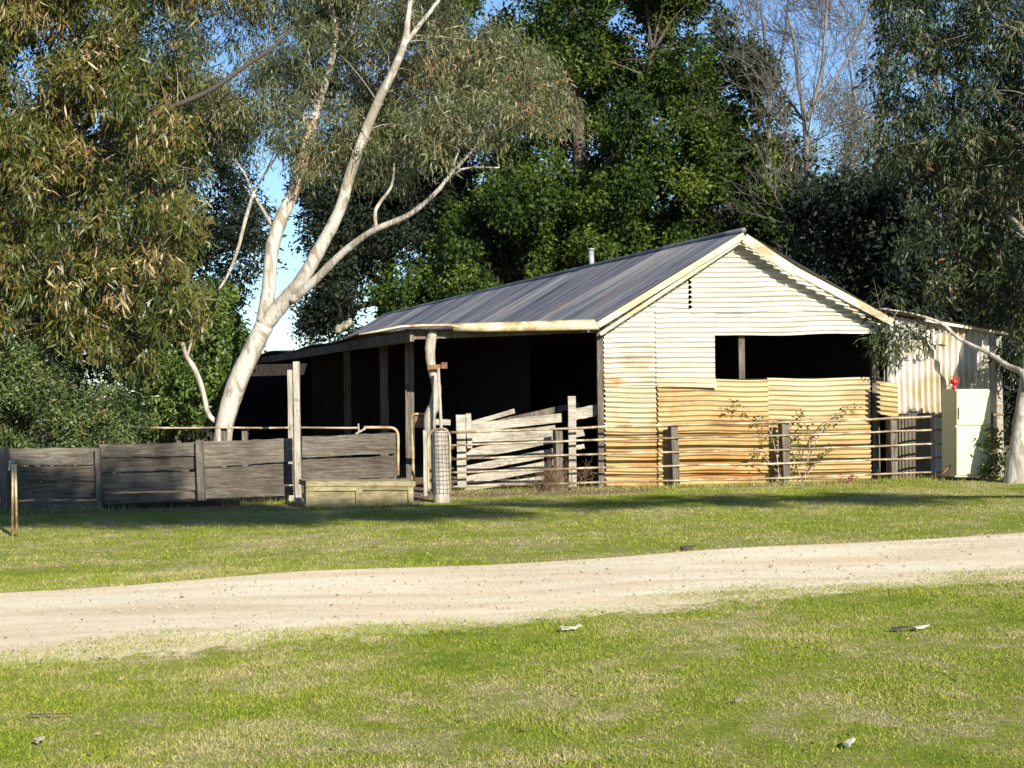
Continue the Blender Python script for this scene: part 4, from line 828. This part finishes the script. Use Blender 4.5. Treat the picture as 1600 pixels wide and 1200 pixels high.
# ------------------------------------------------------------------ grass, litter, pebbles
rg = np.random.default_rng(3)
def blades(n, y0, y1, hw, Lm, Wm, tries=1):
    y = (y0**2+(y1**2-y0**2)*rg.uniform(0, 1, n))**.5; x = rg.uniform(-1, 1, n)*(y*hw+1.)
    e = rough(x, 5, .12); keep = (y > cf[0]*x+cf[1]+.05+e*.2) | (y < cn[0]*x+cn[1]+e-rg.exponential(.35, n)+.12)
    keep &= y < 25.7; q_ = rg.uniform(0, 1, n); keep &= ~((x < -1.3) & (y > 23.1+.25*np.sin(x*3)) & (q_ < .85)); keep &= ~((x > -1.3) & (x < 2.1) & (y > 24.7+.2*np.sin(x*4)) & (q_ < .85))
    # tufty density
    dens = .5+.5*np.sin(x*2.3+np.sin(y*3.1)*1.3)*np.sin(y*2.9+np.sin(x*1.7)*2); keep &= rg.uniform(0, 1, n) < .45+.55*dens
    x = x[keep]; y = y[keep]; n = len(x); z = ground_z(x, y)
    D = np.stack([rg.normal(size=n)*.6, rg.normal(size=n)*.6, rg.uniform(.35, 1., n)], -1); D /= np.linalg.norm(D, axis=1, keepdims=True)
    s = np.cross(D, rg.normal(size=(n, 3))); s /= np.linalg.norm(s, axis=1, keepdims=True); C = np.stack([x, y, z-.004], -1)
    ln = Lm*rg.uniform(.5, 1.4, n)[:, None]*(.6+.6*dens[keep])[:, None]; wd = Wm*rg.uniform(.7, 1.3, n)[:, None]
    return np.stack([C-s*wd, C+s*wd, C+D*ln], 1).reshape(-1, 3), rg.beta(2, 2, n)
Va, ta = blades(800000, 5.6, 15, .36, .026, .0028); Vb, tb = blades(300000, 13.5, 25.6, .35, .032, .004)
V = np.concatenate([Va, Vb]); tag(mesh_obj('grass', V, np.arange(len(V)).reshape(-1, 3), M['blade'], tint=np.concatenate([ta, tb])), 'short patchy green and straw grass of the lawn', 'grass', kind='stuff')
# dry leaves strewn on lawn and thick by the pen
n = 1700; y = rg.uniform(6, 25, n); x = rg.uniform(-1, 1, n)*(y*.36+.5); keep = ~((y < cf[0]*x+cf[1]) & (y > cn[0]*x+cn[1]) & (rg.uniform(size=n) < .8)); x = x[keep]; y = y[keep]
x2 = np.concatenate([rg.uniform(-1.2, 2.2, 2600), rg.uniform(-8, -1.4, 1400)]); y2 = np.concatenate([rg.normal(25.2, .25, 2600), rg.normal(23.5, .3, 1400)]); x = np.concatenate([x, x2]); y = np.concatenate([y, y2]); n = len(x)
C = np.stack([x, y, ground_z(x, y)+.015+rg.uniform(0, .015, n)], -1); D = rg.normal(size=(n, 3))*[1, 1, .25]; D /= np.linalg.norm(D, axis=1, keepdims=True)
V, Fq = leaf_quads(C, D, rg.uniform(.015, .045, n), rg.uniform(.006, .015, n), rg); tag(mesh_obj('leaf_litter', V, Fq, L['litter'], tint=rg.uniform(0, 1, n)), 'dry brown leaves strewn on grass and bare soil', 'leaf litter', kind='stuff')
# pebbles on the path
n = 6500; x = rg.uniform(-7, 8, n); t_ = rg.uniform(0, 1, n); y = (cn[0]*x+cn[1])*(1-t_)+(cf[0]*x+cf[1])*t_; sz = rg.gamma(1.3, .0021, n)+.0022
oc = np.array([(1, 0, 0), (0, 1, 0), (-1, 0, 0), (0, -1, 0), (0, 0, .7), (0, 0, -.7)]); of = np.array([(0, 1, 4), (1, 2, 4), (2, 3, 4), (3, 0, 4), (1, 0, 5), (2, 1, 5), (3, 2, 5), (0, 3, 5)])
V = np.stack([x, y, ground_z(x, y)+.014], -1)[:, None]+oc[None]*sz[:, None, None]*rg.uniform(.6, 1.4, (n, 6, 1)); Fq = (np.arange(n)[:, None, None]*6+of[None]).reshape(-1, 3)
tag(mesh_obj('pebbles', V, Fq, L['stone'], tint=np.repeat(rg.uniform(0, 1, n), 8)), 'small loose stones scattered over the sandy path', 'pebbles', kind='stuff')
# pieces of bark and sticks one can pick out
def chip(px, py, ln, wd, ang, mat, lab, nm='bark_piece', cat='bark', h=.015):
    g = G(px, py); t = thing(nm, lab, cat, g, 'fallen bark and sticks'); d = arr(math.cos(ang), math.sin(ang), 0); mb = MB(); z0 = float(ground_z(g[0], g[1]))+.025; g[2] = z0
    mb.beam(g-d*ln/2, g+d*ln/2+arr(0, 0, h), wd, h, side=(-d[1], d[0], .2), n=6, jit=wd*.25, rng=rng, taper=.5); mb.build('flake' if nm == 'bark_piece' else 'shaft', mat, t)
chip(893, 988, .14, .05, .1, M['wood_p'], 'pale curled bark piece on the grass just below the path centre')
chip(1410, 985, .13, .04, -.1, M['darkbark'], 'dark bark piece on the right foreground grass, left of a pale one')
chip(1440, 983, .12, .03, .5, M['wood_p'], 'pale bark flake on the right foreground grass beside a dark one')
chip(1076, 861, .16, .06, .3, M['darkbark'], 'dark bark lump at the far edge of the path')
chip(80, 1127, .24, .008, -.05, M['darkbark'], 'thin dark stick on the lower left grass', 'stick', 'stick', .006)
chip(62, 1169, .05, .035, .8, M['wood_p'], 'small white bark chip in the lower left corner')
chip(1328, 1168, .07, .03, .8, M['wood_p'], 'small tan bark chip near the bottom right grass')
chip(1154, 1104, .04, .025, .2, M['wood_p'], 'tiny white chip in the middle right foreground grass')

# spreading tree standing to the right of the photographer; its low boughs shade the grass before the fences
rs = np.random.default_rng(21); c1 = np.concatenate([np.stack([rs.uniform(-.8, 5.0, 150), rs.normal(5.0, .6, 150), rs.normal(9., .3, 150)], -1), np.stack([rs.uniform(4.8, 7.6, 24), rs.normal(4.5, .2, 24), rs.normal(8.8, .15, 24)], -1), np.stack([rs.uniform(-1.2, 2.4, 34), rs.uniform(5.8, 7.6, 34), rs.normal(9., .25, 34)], -1)]); c2 = np.stack([rs.uniform(7.5, 14.5, 26), rs.normal(5.3, .22, 26), rs.normal(8.9, .14, 26)], -1)
c3 = np.stack([rs.normal(19, 1.8, 60), rs.normal(4, 1.5, 60), rs.normal(9.2, .7, 60)], -1)
lm = [([arr(19, 4.5, -.2), arr(18.8, 4.6, 3), arr(18.9, 4.5, 6), arr(18.5, 4.6, 8.4)], [.35, .3, .26, .2]), ([arr(18.6, 4.6, 8.), arr(16, 4.8, 8.7), arr(12, 5.1, 8.9), arr(8, 5.3, 8.95), arr(3, 5.4, 9.), arr(0, 5.4, 9.)], [.16, .13, .11, .09, .06, .02])]
tree('spreading_tree', 'spreading tree with a long low bough shading the grass in front of the fences', 'tree', (19, 4.5, .2), lm, M['darkbark'], np.concatenate([c1, c2, c3]), 480, .5, .14, .035, .5, L['olive'], rs, tw=(.02, .005))

# longer grass left uncut along the feet of the fences
n = 9000; px_ = rg.uniform(0, 1, n); left = rg.uniform(size=n) < .45
x = np.where(left, -7.9+px_*6.2, -1.2+px_*9.6); y = np.where(left, 23.72+px_*.75-rg.exponential(.12, n), 25.85+px_*.35-rg.exponential(.16, n)); tr_ = rg.uniform(size=n) < .12; x = np.where(tr_, rg.uniform(-3.05, -1.3, n), x); y = np.where(tr_, 22.8-rg.exponential(.05, n), y); z = ground_z(x, y)
D = np.stack([rg.normal(size=n)*.4, rg.normal(size=n)*.3, rg.uniform(.5, 1., n)], -1); D /= np.linalg.norm(D, axis=1, keepdims=True); s_ = np.cross(D, rg.normal(size=(n, 3))); s_ /= np.linalg.norm(s_, axis=1, keepdims=True)
C = np.stack([x, y, z-.005], -1); ln = rg.gamma(3., .022, n)[:, None]; V = np.stack([C-s_*.005, C+s_*.005, C+D*ln], 1).reshape(-1, 3)
tag(mesh_obj('long_grass', V, np.arange(len(V)).reshape(-1, 3), M['blade'], tint=rg.beta(2, 2, n)), 'longer ragged grass along the feet of the fences', 'grass', kind='stuff')
